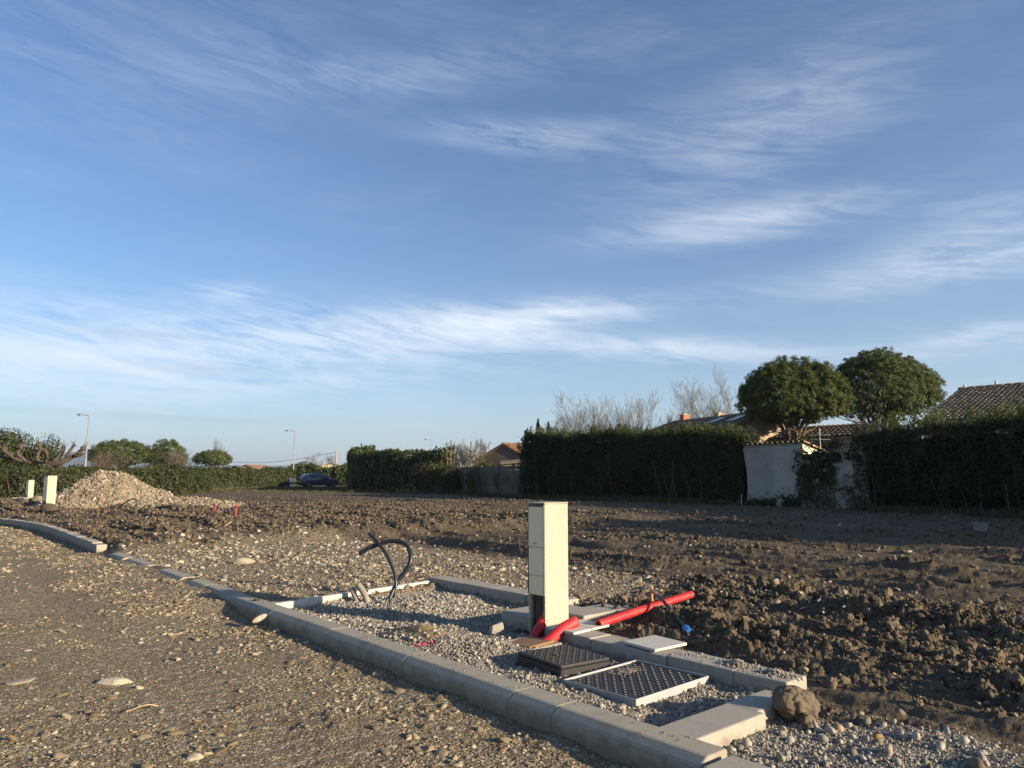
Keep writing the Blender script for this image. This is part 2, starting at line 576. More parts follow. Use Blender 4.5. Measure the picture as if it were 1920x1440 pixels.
def ground_material():
    m, g, bs, out = newmat('ground')
    p = coords(g)
    at = g.n('ShaderNodeAttribute', attribute_name='zone')
    sep = g.n('ShaderNodeSeparateColor', {0: at.outputs['Color']})
    light, crush, grass = sep.outputs[0], sep.outputs[1], sep.outputs[2]
    n1 = g.noise(p, 0.9, 5, 0.6).outputs[0]
    n2 = g.noise(p, 14, 6, 0.65).outputs[0]
    n3 = g.noise(p, 90, 4, 0.65).outputs[0]
    soil = g.mix(g.ramp(n1, [(0.3, 0.0), (0.7, 1.0)]), (0.068, 0.052, 0.034), (0.136, 0.105, 0.070))
    soil = g.mix(g.ramp(n2, [(0.35, 0.0), (0.75, 1.0)]), soil, (0.152, 0.118, 0.077))
    soil = g.mix(g.m('MULTIPLY', g.ramp(n3, [(0.3, 1.0), (0.5, 0.0)]), 0.5), soil, (0.030, 0.021, 0.012))
    vo = g.n('ShaderNodeTexVoronoi', {'Vector': p, 'Scale': 62, 'Randomness': 1.0})
    vs = g.n('ShaderNodeSeparateColor', {0: vo.outputs['Color']})
    vo2 = g.n('ShaderNodeTexVoronoi', {'Vector': p, 'Scale': 150, 'Randomness': 1.0})
    vs2 = g.n('ShaderNodeSeparateColor', {0: vo2.outputs['Color']})
    # light road gravel: fines with pebbles pressed in
    peb = g.ramp(vs.outputs[0], [(0.0, (0.13, 0.105, 0.063)), (0.45, (0.26, 0.215, 0.142)), (0.8, (0.42, 0.365, 0.255)), (1.0, (0.58, 0.52, 0.39))])
    fines = g.ramp(vs2.outputs[1], [(0.0, (0.105, 0.076, 0.042)), (0.6, (0.205, 0.153, 0.090)), (1.0, (0.40, 0.328, 0.215))])
    pebm = g.m('GREATER_THAN', vs.outputs[1], g.m('SUBTRACT', 1.12, g.m('MULTIPLY', n1, 0.9)))
    gravel = g.mix(pebm, fines, peb)
    gravel = g.mix(g.m('MULTIPLY', g.ramp(n2, [(0.42, 0.0), (0.7, 1.0)]), 0.55), gravel, (0.160, 0.117, 0.068))
    crushed = g.ramp(vs.outputs[2], [(0.0, (0.115, 0.102, 0.080)), (0.5, (0.225, 0.205, 0.168)), (1.0, (0.40, 0.375, 0.32))])
    crushed = g.mix(g.m('MULTIPLY', g.ramp(n2, [(0.45, 0.0), (0.65, 1.0)]), 0.5), crushed, (0.16, 0.135, 0.10))
    gr = g.mix(n2, (0.035, 0.042, 0.014), (0.105, 0.100, 0.045))
    gr = g.mix(g.ramp(n1, [(0.45, 0.0), (0.65, 1.0)]), gr, (0.15, 0.125, 0.07))

    def thr(w, wid=0.35):
        return g.ramp(g.m('ADD', w, g.m('MULTIPLY', g.m('SUBTRACT', n2, 0.5), 0.9)), [(0.5 - wid / 2, 0.0), (0.5 + wid / 2, 1.0)])
    c = g.mix(thr(light), soil, gravel)
    c = g.mix(thr(crush), c, crushed)
    c = g.mix(thr(grass), c, gr)
    g.put(bs.inputs['Base Color'], c)
    bs.inputs['Roughness'].default_value = 0.95
    bs.inputs['Specular IOR Level'].default_value = 0.2
    mp = g.n('ShaderNodeMapping', {'Vector': p, 'Rotation': (0, 0, -PLOT_RZ), 'Scale': (0.35, 2.2, 1.0)})
    furrow = g.noise(mp.outputs[0], 1.6, 7, 0.68).outputs[0]
    h = g.m('ADD', g.m('MULTIPLY', n2, 1.6), g.m('MULTIPLY', n3, 0.5))
    h = g.m('ADD', h, g.m('MULTIPLY', furrow, g.m('MULTIPLY', g.m('SUBTRACT', 1.0, g.m('MAXIMUM', light, crush)), 6.0)))
    ph = g.m('MULTIPLY', g.m('SUBTRACT', 0.5, vo.outputs['Distance']), 0.8)
    h = g.m('ADD', h, g.m('MULTIPLY', ph, g.m('MAXIMUM', light, crush)))
    bump(g, bs, h, 0.016)
    return m


def stone_material(name, stops, scale=40, dirt=(0.12, 0.09, 0.06), dirt_amt=0.5):
    """pebbles: tone by piece, with grain and dirt"""
    m, g, bs, out = newmat(name)
    oi = g.n('ShaderNodeObjectInfo')
    p = g.n('ShaderNodeTexCoord').outputs['Object']
    pw = coords(g)
    base = g.ramp(oi.outputs['Random'], stops)
    n = g.noise(pw, scale, 5, 0.65).outputs[0]
    c = g.mix(g.m('MULTIPLY', g.ramp(n, [(0.45, 0.0), (0.7, 1.0)]), dirt_amt), base, dirt)
    n2 = g.noise(pw, scale * 6, 3, 0.6).outputs[0]
    c = g.mix(g.m('MULTIPLY', n2, 0.35), c, g.mix(1.0, c, (0.6, 0.6, 0.6), 'MULTIPLY'))
    g.put(bs.inputs['Base Color'], c)
    bs.inputs['Roughness'].default_value = 0.88
    bs.inputs['Specular IOR Level'].default_value = 0.3
    bump(g, bs, n2, 0.003)
    return m


def leaf_material(name, stops, trans=0.3, rough=0.6, spec=0.3):
    m, g, bs, out = newmat(name)
    ge = g.n('ShaderNodeNewGeometry')
    c = g.ramp(ge.outputs['Random Per Island'], stops)
    n = g.noise(ge.outputs['Position'], 0.9, 3, 0.6).outputs[0]
    c = g.mix(g.m('MULTIPLY', g.ramp(n, [(0.35, 1.0), (0.6, 0.0)]), 0.5), c, g.mix(1.0, c, (0.75, 0.7, 0.6), 'MULTIPLY'))
    g.put(bs.inputs['Base Color'], c)
    bs.inputs['Roughness'].default_value = rough
    bs.inputs['Specular IOR Level'].default_value = spec
    tr = g.n('ShaderNodeBsdfTranslucent', {0: g.mix(1.0, c, (1.1, 1.15, 0.6), 'MULTIPLY')})
    mx = g.n('ShaderNodeMixShader', {0: trans, 1: bs.outputs[0], 2: tr.outputs[0]})
    g.put(out.inputs[0], mx.outputs[0])
    return m


ground_material()
stone_material('pebble', [(0.0, (0.14, 0.105, 0.060)), (0.4, (0.235, 0.185, 0.112)), (0.75, (0.36, 0.295, 0.19)), (0.9, (0.50, 0.43, 0.30)), (0.95, (0.28, 0.165, 0.09)), (1.0, (0.58, 0.51, 0.38))])
stone_material('pale_pebble', [(0.0, (0.17, 0.13, 0.088)), (0.45, (0.27, 0.222, 0.155)), (0.8, (0.40, 0.345, 0.25)), (1.0, (0.55, 0.50, 0.40))], dirt_amt=0.55)
stone_material('crushed', [(0.0, (0.17, 0.152, 0.118)), (0.5, (0.32, 0.29, 0.232)), (0.9, (0.48, 0.445, 0.37)), (1.0, (0.38, 0.27, 0.15))], dirt=(0.17, 0.138, 0.095), dirt_amt=0.45)
stone_material('clod', [(0.0, (0.072, 0.055, 0.034)), (0.5, (0.124, 0.096, 0.061)), (1.0, (0.180, 0.141, 0.093))], scale=25, dirt=(0.045, 0.031, 0.018), dirt_amt=0.5)
concrete('kerb_concrete', (0.305, 0.283, 0.222), (0.38, 0.355, 0.285), stain=(0.20, 0.165, 0.11), stain_amt=0.65, pits=0.10)
concrete('edging_concrete', (0.31, 0.285, 0.235), (0.41, 0.38, 0.315), stain=(0.22, 0.18, 0.13), stain_amt=0.4, pits=0.16)
concrete('pillar_concrete', (0.40, 0.365, 0.28), (0.48, 0.445, 0.35), stain=(0.30, 0.26, 0.185), stain_amt=0.4, pits=0.36, scale=1.6)
concrete('tile_concrete', (0.46, 0.44, 0.39), (0.56, 0.54, 0.48), stain=(0.3, 0.27, 0.22), stain_amt=0.35, pits=0.08)
plain('door_plastic', (0.82, 0.70, 0.48), 0.45, var=0.05, scale=3)
plain('rubber', (0.10, 0.105, 0.095), 0.6, var=0.1)
plain('steel', (0.55, 0.54, 0.52), 0.35, metal=1.0, var=0.1)
plain('galvanised', (0.36, 0.365, 0.36), 0.6, metal=0.35, var=0.2, scale=14, bmp=0.0006)
plain('cast_iron', (0.020, 0.019, 0.018), 0.5, metal=0.0, var=0.4, scale=9, bmp=0.0008, bscale=200)
plain('rust', (0.22, 0.125, 0.062), 0.85, var=0.45, scale=10, bmp=0.001)
m_, g_, bs_, out_ = newmat('red_plastic')
p_ = coords(g_)
dn_ = g_.noise(p_, 14, 6, 0.7, 0.5).outputs[0]
c_ = g_.mix(g_.m('MULTIPLY', g_.ramp(dn_, [(0.45, 0.0), (0.7, 1.0)]), 0.55), (0.50, 0.012, 0.020), (0.27, 0.115, 0.065))
g_.put(bs_.inputs['Base Color'], c_); bs_.inputs['Roughness'].default_value = 0.6
plain('red_inside', (0.48, 0.02, 0.03), 0.6, var=0.1)
plain('black_plastic', (0.014, 0.016, 0.019), 0.38, var=0.2)
plain('grey_plastic', (0.23, 0.205, 0.165), 0.6, var=0.25, scale=20)
plain('blue_plastic', (0.02, 0.17, 0.52), 0.4, var=0.1)
plain('copper_tape', (0.50, 0.20, 0.09), 0.5, var=0.2)
plain('pink_paint', (0.62, 0.09, 0.16), 0.8, var=0.3, scale=30)
plain('orange_stone', (0.36, 0.22, 0.075), 0.9, var=0.3, scale=30, bmp=0.003)
plain('straw', (0.42, 0.31, 0.17), 0.8)

# ------------------------------------------------------------------ ground sheet
th_f = np.radians(np.linspace(-46, 46, 921))
th_c = np.radians(np.linspace(46, 314, 46)[1:-1])
th = np.concatenate([th_f, th_c])
rr = np.concatenate([np.linspace(0.4, 2.3, 8)[:-1],
                     np.exp(np.arange(math.log(2.3), math.log(10), 0.0062)),
                     np.exp(np.arange(math.log(10), math.log(45), 0.0068)),
                     np.exp(np.linspace(math.log(45.2), math.log(130), 42)),
                     np.exp(np.linspace(math.log(140), math.log(9000), 24))])
TT, RR = np.meshgrid(th, rr)
gx = (RR * np.sin(TT)).ravel(); gy = (RR * np.cos(TT)).ravel()
z, ga, gb, gsd, gw = ground_fields(gx, gy)
nT, nR = len(th), len(rr)
gx = np.append(gx, 0.0); gy = np.append(gy, 0.0); z = np.append(z, 0.0)
gsd = np.append(gsd, -1.0); ga = np.append(ga, 0); gb = np.append(gb, -1)
zone = np.zeros((len(gx), 4), np.float32)
zone[:-1, 0] = gw['light']; zone[:-1, 1] = gw['crush']; zone[:-1, 2] = gw['grass']; zone[:, 3] = 1
zone[-1, 0] = 1
V = np.stack([gx, gy, z], 1)
i = np.arange(nR - 1)[:, None] * nT; j = np.arange(nT)[None, :]; k = (j + 1) % nT
quads = np.stack([i + j, i + nT + j, i + nT + k, i + k], -1).reshape(-1, 4)
j = np.arange(nT)
fan = np.stack([np.full(nT, len(gx) - 1), j, (j + 1) % nT], -1)
qc_sd = gsd[quads].mean(1)
qa = ga[quads].mean(1); qb = gb[quads].mean(1)
is_road = qc_sd < 0.09
is_bed = (~is_road) & (in_bed(qa, qb) > 0.5)


def sub_ground(name, mask, tris=None):
    q = quads[mask]
    used = np.unique(q if tris is None else np.concatenate([q.ravel(), tris.ravel()]))
    remap = np.full(len(V), -1, np.int64); remap[used] = np.arange(len(used))
    fs = [remap[q]] + ([remap[tris]] if tris is not None else [])
    o = obj_np(name, V[used], fs, MAT['ground'], smooth=True)
    at = o.data.attributes.new('zone', 'FLOAT_COLOR', 'POINT')
    at.data.foreach_set('color', zone[used].ravel())
    return tag(o, kind='structure')


road = sub_ground('gravel_road', is_road, fan)
bed = sub_ground('gravel_bed', is_bed)
ground = sub_ground('ground', ~(is_road | is_bed))

# ------------------------------------------------------------------ stones
SRC = bpy.data.collections.new('stone_shapes')         # shapes only, never linked to the scene


def stone_mesh(seed, sub, rough, flat, mat, angular=0.0, fine=0.0):
    rg = np.random.RandomState(seed)
    b = bmesh.new()
    bmesh.ops.create_icosphere(b, subdivisions=sub, radius=1.0)
    v = np.array([q.co[:] for q in b.verts])
    f = np.array([[q.index for q in p.verts] for p in b.faces])
    b.free()
    d = np.zeros(len(v))
    for _ in range(5):
        ax = rg.normal(size=3); ax /= np.linalg.norm(ax)
        d += rg.uniform(-1, 1) * np.cos(v @ ax * rg.uniform(1.5, 3.2) + rg.uniform(0, 6))
    r = 1 + rough * d / 2.2
    if fine:
        so = Vector(rg.uniform(-50, 50, 3).tolist())
        for k in range(len(v)):
            q = Vector(v[k].tolist()) * 1.7 + so
            r[k] += fine * 2.2 * (mnoise.turbulence(q, 5, True, noise_basis='PERLIN_ORIGINAL', amplitude_scale=0.62, frequency_scale=2.1) - 0.75)
    v = v * r[:, None]
    if angular:
        for _ in range(9):
            ax = rg.normal(size=3); ax /= np.linalg.norm(ax)
            c = rg.uniform(0.55, 0.85)
            ex = np.clip(v @ ax - c, 0, None)
            v = v - ex[:, None] * ax * angular
    v *= np.array([1.0, rg.uniform(0.65, 0.95), flat * rg.uniform(0.8, 1.2)])
    return mesh_np('stone', v, f, MAT[mat], smooth=not angular and not fine)


def shapes(prefix, n, sub, rough, flat, mat, angular=0.0, fine=0.0):
    c = bpy.data.collections.new(prefix)
    out = []
    for k in range(n):
        me = stone_mesh(hash(prefix) % 1000 + k * 7 if False else sum(map(ord, prefix)) + k * 7, sub, rough, flat, mat, angular, fine)
        ob = bpy.data.objects.new('%s_shape' % prefix, me)
        c.objects.link(ob)
        out.append(me)
    return c, out


def scatter(name, pts, rots, scl, coll, label, cat):
    """one object of very many pieces: points carry turn, size and shape"""
    me = bpy.data.meshes.new(name)
    n = len(pts)
    me.vertices.add(n)
    me.vertices.foreach_set('co', np.asarray(pts, np.float32).ravel())
    for nm, dat in (('turn', rots), ('size', scl)):
        at = me.attributes.new(nm, 'FLOAT_VECTOR', 'POINT')
        at.data.foreach_set('vector', np.asarray(dat, np.float32).ravel())
    at = me.attributes.new('shape', 'INT', 'POINT')
    at.data.foreach_set('value', np.random.RandomState(n).randint(0, len(coll.objects), n).astype(np.int32))
    o = link(bpy.data.objects.new(name, me))
    ng = bpy.data.node_groups.new(name, 'GeometryNodeTree')
    ng.interface.new_socket('Geometry', in_out='INPUT', socket_type='NodeSocketGeometry')
    ng.interface.new_socket('Geometry', in_out='OUTPUT', socket_type='NodeSocketGeometry')
    q = G(ng)
    gi = q.n('NodeGroupInput'); go = q.n('NodeGroupOutput')
    ci = q.n('GeometryNodeCollectionInfo', {'Collection': coll, 'Separate Children': True, 'Reset Children': True})

    def attr(nm, ty):
        nd = q.n('GeometryNodeInputNamedAttribute', data_type=ty)
        nd.inputs['Name'].default_value = nm
        return next(s for s in nd.outputs if s.enabled and s.name == 'Attribute')
    e2r = q.n('FunctionNodeEulerToRotation', {0: attr('turn', 'FLOAT_VECTOR')})
    mp = q.n('GeometryNodeMeshToPoints', {'Mesh': gi.outputs[0]})
    ip = q.n('GeometryNodeInstanceOnPoints', {'Points': mp.outputs[0], 'Instance': ci.outputs[0], 'Pick Instance': True,
                                              'Instance Index': attr('shape', 'INT'), 'Rotation': e2r.outputs[0], 'Scale': attr('size', 'FLOAT_VECTOR')})
    q.nt.links.new(ip.outputs[0], go.inputs[0])
    md = o.modifiers.new('pieces', 'NODES')
    md.node_group = ng
    return tag(o, label, cat, kind='stuff')


PEB, PEB_M = shapes('pebble', 8, 2, 0.30, 0.50, 'pebble', angular=0.8)
PAL, PAL_M = shapes('palepebble', 8, 2, 0.36, 0.58, 'pale_pebble', angular=0.85)
CRU, CRU_M = shapes('crushed', 7, 1, 0.25, 0.75, 'crushed', angular=0.7)
CLO, CLO_M = shapes('clod', 10, 4, 0.34, 0.72, 'clod', fine=0.26)
rng = np.random.RandomState(42)


def polar_pts(n, r0, r1, t0=-41, t1=41):
    r = np.exp(rng.uniform(math.log(r0), math.log(r1), n))
    t = np.radians(rng.uniform(t0, t1, n))
    return r * np.sin(t), r * np.cos(t), r


def sizes(r, smin, smax, pw, pix):
    """power-law sizes, nothing finer than the eye can find at that distance"""
    n = len(r)
    lo = np.maximum(smin, r * pix)
    u = rng.uniform(0, 1, n)
    s = lo * (1 - u) ** (-1.0 / pw)
    return np.minimum(s, smax)


def spread(name, x, y, s, coll, label, cat, sink=0.25, flatten=None, tilt=0.35, big=None, bigparent=None, bigmeshes=None):
    """scatter pieces; the `big` ones that show largest become pieces of their own"""
    zz = gz(x, y)
    n = len(x)
    asp = rng.uniform(0.75, 1.25, (n, 3))
    sc3 = s[:, None] * asp
    if flatten is not None:
        sc3[:, 2] *= flatten
    rot = np.stack([rng.normal(0, tilt, n), rng.normal(0, tilt, n), rng.uniform(0, 6.283, n)], 1)
    pos = np.stack([x, y, zz + s * (0.5 - sink) * (flatten or 1.0)], 1)
    keep = np.ones(n, bool)
    if big:
        show = s / np.hypot(x, y)
        vis = (np.abs(x / y) < 0.70) & (y > 2.9)
        idx = np.argsort(-show * vis)[:big]
        keep[idx] = False
        for i in idx:
            o = bpy.data.objects.new('stone' if 'clod' not in cat else 'clod', bigmeshes[int(rng.randint(len(bigmeshes)))])
            o.location = pos[i]; o.rotation_euler = rot[i]; o.scale = sc3[i]
            link(o, bigparent)
    return scatter(name, pos[keep], rot[keep], sc3[keep], coll, label, cat)


# road pebbles
x, y, r = polar_pts(230000, 2.6, 24)
_, a, b, sd, w = ground_fields(x, y)
band = np.exp(-((sd + 0.45) / 0.45) ** 2)
pr = 0.07 + 0.85 * sstep(0.05, 0.42, fbm(x, y, 0.9, 4, 131)) + 0.8 * band * sstep(-0.25, 0.3, fbm(x, y, 1.5, 2, 132) + 0.1)
pr += 0.4 * sstep(0.6, -0.6, x + 1.2) * sstep(5.0, 3.2, y)
pr = pr * (1 - 0.75 * np.clip(w['lane'], 0, 1))
m = (sd < -0.03) & (rng.uniform(0, 1, len(x)) < pr)
x, y, r, sd = x[m], y[m], r[m], sd[m]
s = sizes(r, 0.0042, 0.040, 2.6, 0.0011)
spread('road_gravel', x, y, s, PEB, 'loose beige pebbles strewn over the brown gravel road', 'gravel', sink=0.50, flatten=0.75, tilt=0.30, big=200, bigparent=road, bigmeshes=PEB_M)

# gravel bed and the spill of crushed stone at its near end
x = rng.uniform(-4.8, -0.3, 60000); y = rng.uniform(0.16, 2.15, 60000)
m = in_bed(x, y) > 0.5
wx, wy, _ = PF(x[m], y[m])
dens = rng.uniform(0, 1, len(wx)) < (0.62 + 1.0 * fbm(wx, wy, 1.6, 3, 141))
wx, wy = wx[dens], wy[dens]
s = sizes(np.hypot(wx, wy), 0.0058, 0.026, 3.4, 0.0010)
spread('bed_gravel', wx, wy, s, CRU, 'pale grey crushed gravel filling the bed between the edging stones', 'gravel', sink=0.30, tilt=0.8, big=90, bigparent=bed, bigmeshes=CRU_M)
x = rng.uniform(-0.4, 4.5, 52000); y = rng.uniform(0.16, 2.6, 52000)
wx, wy, _ = PF(x, y)
m = (rng.uniform(0, 1, len(wx)) < ground_fields(wx, wy)[4]['crush0'] * 1.1)
wx, wy = wx[m], wy[m]
s = sizes(np.hypot(wx, wy), 0.0050, 0.034, 3.0, 0.0011)
spread('spilled_gravel', wx, wy, s, CRU, 'grey crushed gravel spilled in front of the dark soil', 'gravel', sink=0.30, tilt=0.8, big=140, bigparent=ground, bigmeshes=CRU_M)

# stony platform behind the bed
x, y, r = polar_pts(110000, 5.0, 26)
_, a, b, sd, w = ground_fields(x, y)
m = (sd > 0.22) & (w['bed'] < 0.1) & (rng.uniform(0, 1, len(x)) < w['plat'] * (0.30 + 0.5 * w['patch']) + 0.02) & ~((a > -0.6) & (b < 1.5))
x, y, r = x[m], y[m], r[m]
s = sizes(r, 0.006, 0.055, 2.7, 0.0012)
spread('platform_stones', x, y, s, PAL, 'cream stones thick on the levelled ground behind the gravel bed', 'stones', sink=0.35, flatten=0.85, tilt=0.3, big=150, bigparent=ground, bigmeshes=PAL_M)

# soil clods
x, y, r = polar_pts(215000, 3.2, 56)
_, a, b, sd, w = ground_fields(x, y)
field = (1 - w['plat']) * (sd > 0.25) * (w['bed'] < 0.1)
pr = field * (0.85 * w['heapw'] + (0.02 + 0.40 * w['patch'] ** 1.5) * sstep(60, 24, r) + 0.35 * w['left'])
pr = pr * (1 - 0.9 * w['crush0']) * (1 - w['grass']) * (1 - 0.92 * w['track']) + 0.12 * np.clip(w['berm'], 0, 1) * field * sstep(60, 24, r) * (1 - w['grass'])
m = rng.uniform(0, 1, len(x)) < pr
x, y, r, hw = x[m], y[m], r[m], w['heapw'][m]
s = sizes(r, 0.006, 0.062, 2.2, 0.0013) * (0.85 + 0.1 * hw)
spread('soil_clods', x, y, s, CLO, 'crumbly dark brown clods of turned soil', 'soil', sink=0.45, tilt=0.8, big=150, bigparent=ground, bigmeshes=CLO_M)
# scattered stones in the soil
x, y, r = polar_pts(14000, 3.4, 40)
_, a, b, sd, w = ground_fields(x, y)
m = (sd > 0.25) & (w['bed'] < 0.1) & (rng.uniform(0, 1, len(x)) < 0.04 + 0.34 * w['heapw'] + 0.2 * w['left']) & (w['grass'] < 0.4)
x, y, r = x[m], y[m], r[m]
s = sizes(r, 0.008, 0.032, 2.6, 0.0014)
spread('field_stones', x, y, s, PAL, 'pale stones lying here and there in the turned soil', 'stones', sink=0.2, tilt=0.4, big=60, bigparent=ground, bigmeshes=PAL_M)
# pale stones sitting on top of the clods
xx = rng.uniform(-3.2, 6.0, 900); yy = rng.uniform(1.7, 5.5, 900)
wx, wy, _ = PF(xx, yy)
hw = ground_fields(wx, wy)[4]['heapw']
k = rng.uniform(0, 1, 900) < 0.15 + 0.6 * hw
wx, wy = wx[k], wy[k]
s = np.minimum(0.011 * (1 - rng.uniform(0, 1, len(wx))) ** (-1 / 2.4), 0.036)
spread('clod_stones', wx, wy, s, PAL, 'cream stones lying on the dark clods right of the gravel bed', 'stones', sink=-1.7, tilt=0.5, big=80, bigparent=ground, bigmeshes=PAL_M)

# ------------------------------------------------------------------ kerbs and edging stones
def warp(o, amp, freq=6.0, seed=0):
    """worn, slightly uneven cast surfaces"""
    me = o.data
    n = len(me.vertices)
    co = np.empty(n * 3, np.float32); me.vertices.foreach_get('co', co); co = co.reshape(-1, 3)
    off = np.stack([perlin(co[:, 1] * freq + k * 9.1, co[:, 0] * freq + co[:, 2] * freq * 1.3 + k, seed + k) for k in range(3)], 1)
    me.vertices.foreach_set('co', (co + off * amp).astype(np.float32).ravel())
    me.update()
    return o


def kerb_prof(top, base=-0.14):
    return [(0.0, base), (0.0, top - 0.036), (0.012, top - 0.026), (0.048, top - 0.003), (0.062, top), (0.185, top), (0.192, top - 0.006), (0.192, base)]


def kerb_piece(name, length, prof0, prof1, mat, parent, a0, b0, da=None, rz=0.0, nseg=8):
    """kerb stone: profile loft along local x from a0 to a0-length (leftwards)"""
    P = len(prof0)
    xs = np.linspace(0.004, length - 0.004, nseg)
    xs = np.concatenate([[0.002], xs[0:1] + 0.004, xs[1:-1], xs[-1:] - 0.004, [length - 0.002]])
    V = []
    for q, xx in enumerate(xs):
        t = xx / length
        ins = 0.002 if q in (0, len(xs) - 1) else 0.0
        cy = 0.096
        for (y0, z0), (y1, z1) in zip(prof0, prof1):
            yy = y0 + (y1 - y0) * t; zz = z0 + (z1 - z0) * t
            yy += ins * (1 if yy < cy else -1); zz -= ins if zz > -0.1 else 0
            V.append((-xx, yy, zz))
    V = np.array(V)
    n = len(xs)
    F = []
    for q in range(n - 1):
        for w in range(P):
            F.append((q * P + w, q * P + (w + 1) % P, (q + 1) * P + (w + 1) % P, (q + 1) * P + w))
    m = MB()
    m.np(V, F)
    m.bm.faces.new([m.bm.verts[:][k] for k in range(P)]) if False else None
    m.bm.verts.ensure_lookup_table()
    m.bm.faces.new([m.bm.verts[k] for k in range(P)][::-1])
    m.bm.faces.new([m.bm.verts[(n - 1) * P + k] for k in range(P)])
    o = m.build(name, mat, parent)
    o.location = (a0, b0, 0)
    o.rotation_euler = (0, 0, rz)
    return o


kerb = thing('road_kerb', 'grey chamfered concrete kerb running diagonally along the gravel road', 'kerb', (OX, OY, 0), PLOT_RZ)
joints = [0.0, -0.87, -1.20, -2.23, -3.29, -4.34, -5.44, -6.45]
tops = [0.125, 0.125, 0.125, 0.126, 0.125, 0.122, 0.096, 0.090]
yoff = [0, 0, 0, 0, 0, 0, 0.07, 0.13]
rg = random.Random(5)
for k in range(len(joints) - 1):
    L = joints[k] - joints[k + 1]
    dz = rg.uniform(-0.001, 0.001)
    kerb_piece('kerb_stone', L, kerb_prof(tops[k] + dz), kerb_prof(tops[k + 1] + dz), MAT['kerb_concrete'], kerb, joints[k], yoff[k] + rg.uniform(-0.004, 0.004), rz=-math.atan2(yoff[k + 1] - yoff[k], L))
sunk = thing('sunken_kerb', 'flush kerb stones half buried in gravel left of the raised kerb', 'kerb', (OX, OY, 0), PLOT_RZ)
for a0, L, tp in ((-6.47, 0.5, 0.088), (-7.2, 0.95, 0.096), (-8.7, 0.98, 0.098), (-9.95, 0.8, 0.092)):
    kerb_piece('kerb_stone', L, kerb_prof(tp), kerb_prof(tp + 0.004), MAT['kerb_concrete'], sunk, a0, 0.12 + rg.uniform(-.01, .01), rz=rg.uniform(-.01, .01))
endk = thing('end_kerb', 'rough beige kerb block lying in the bottom corner past the grey kerb', 'kerb', (OX, OY, 0), PLOT_RZ)
mb = MB().box(0.035, 0.98, -0.035, 0.17, -0.1, 0.118, 0.008, 2)
warp(mb.build('kerb_stone', MAT['edging_concrete'], endk), 0.004)

# curved kerb in the distance, upright blocks
fark = thing('curved_kerb', 'curved kerb of upright concrete blocks at the far left of the road', 'kerb')
fc = smooth_path([(*p, 0) for p in [(-6.75, 12.25), (-7.75, 13.45), (-9.89, 16.10), (-11.6, 17.95), (-13.5, 19.55), (-16.5, 21.2), (-21, 22.8)]], 120)
fc, fs = resample(fc, 0.34)
for k in range(len(fc) - 1):
    p, q = fc[k], fc[k + 1]
    d = q - p; L = np.linalg.norm(d)
    h = 0.165 if k > 0 else 0.14
    m = MB().box(0.004, L - 0.004, -0.155, 0.0, -0.15, h + rg.uniform(-0.004, 0.004), 0.006)
    m.build('kerb_block', MAT['edging_concrete'], fark, loc=(p[0], p[1], 0), rot=(0, 0, math.atan2(d[1], d[0])))

edging = thing('bed_edging', 'low concrete edging round the gravel bed behind the kerb', 'edging', (OX, OY, 0), PLOT_RZ)


def edge_block(a0, a1, b0, b1, z1, bev=0.008, amp=0.003, rz=0.0, z0=-0.06, parent=None):
    m = MB().box(a0, a1, b0, b1, z0, z1, bev, 2)
    o = m.build('edging_stone', MAT['edging_concrete'], parent or edging)
    return warp(o, amp, 5.0, int(abs(a0 * 100)))


# thin strip on the left (face to the sun), thick stones behind, then along the field side
m = MB()
m.poly([(-4.70, 0.20, -.05), (-4.76, 0.20, -.05), (-5.03, 2.06, -.05), (-4.97, 2.06, -.05),
        (-4.70, 0.20, .112), (-4.76, 0.20, .112), (-5.03, 2.06, .122), (-4.97, 2.06, .122)],
       [(0, 1, 2, 3), (4, 5, 6, 7), (0, 1, 5, 4), (1, 2, 6, 5), (2, 3, 7, 6), (3, 0, 4, 7)])
bmesh.ops.bevel(m.bm, geom=m.bm.edges[:], offset=0.004, segments=1, affect='EDGES')
m.build('edging_strip', MAT['tile_concrete'], edging)
for a0, a1 in ((-5.05, -4.43), (-4.425, -3.96), (-3.955, -3.45), (-3.445, -2.97)):
    edge_block(a0, a1, 2.10 + rg.uniform(-.006, .006), 2.33, 0.15 + rg.uniform(-.004, .004))
for a0, a1 in ((-2.30, -1.84), (-1.835, -1.18), (-1.175, -0.70), (-0.695, -0.36)):
    edge_block(a0, a1, 1.30 + rg.uniform(-.008, .008), 1.52, 0.122 + rg.uniform(-.005, .003))
cross = thing('cross_edging', 'pair of rough concrete blocks closing the near end of the gravel bed', 'edging', (OX, OY, 0), PLOT_RZ)
edge_block(-0.365, -0.145, 0.175, 0.735, 0.125, 0.010, 0.006, parent=cross)
edge_block(-0.385, -0.195, 0.745, 1.12, 0.118, 0.010, 0.006, parent=cross)

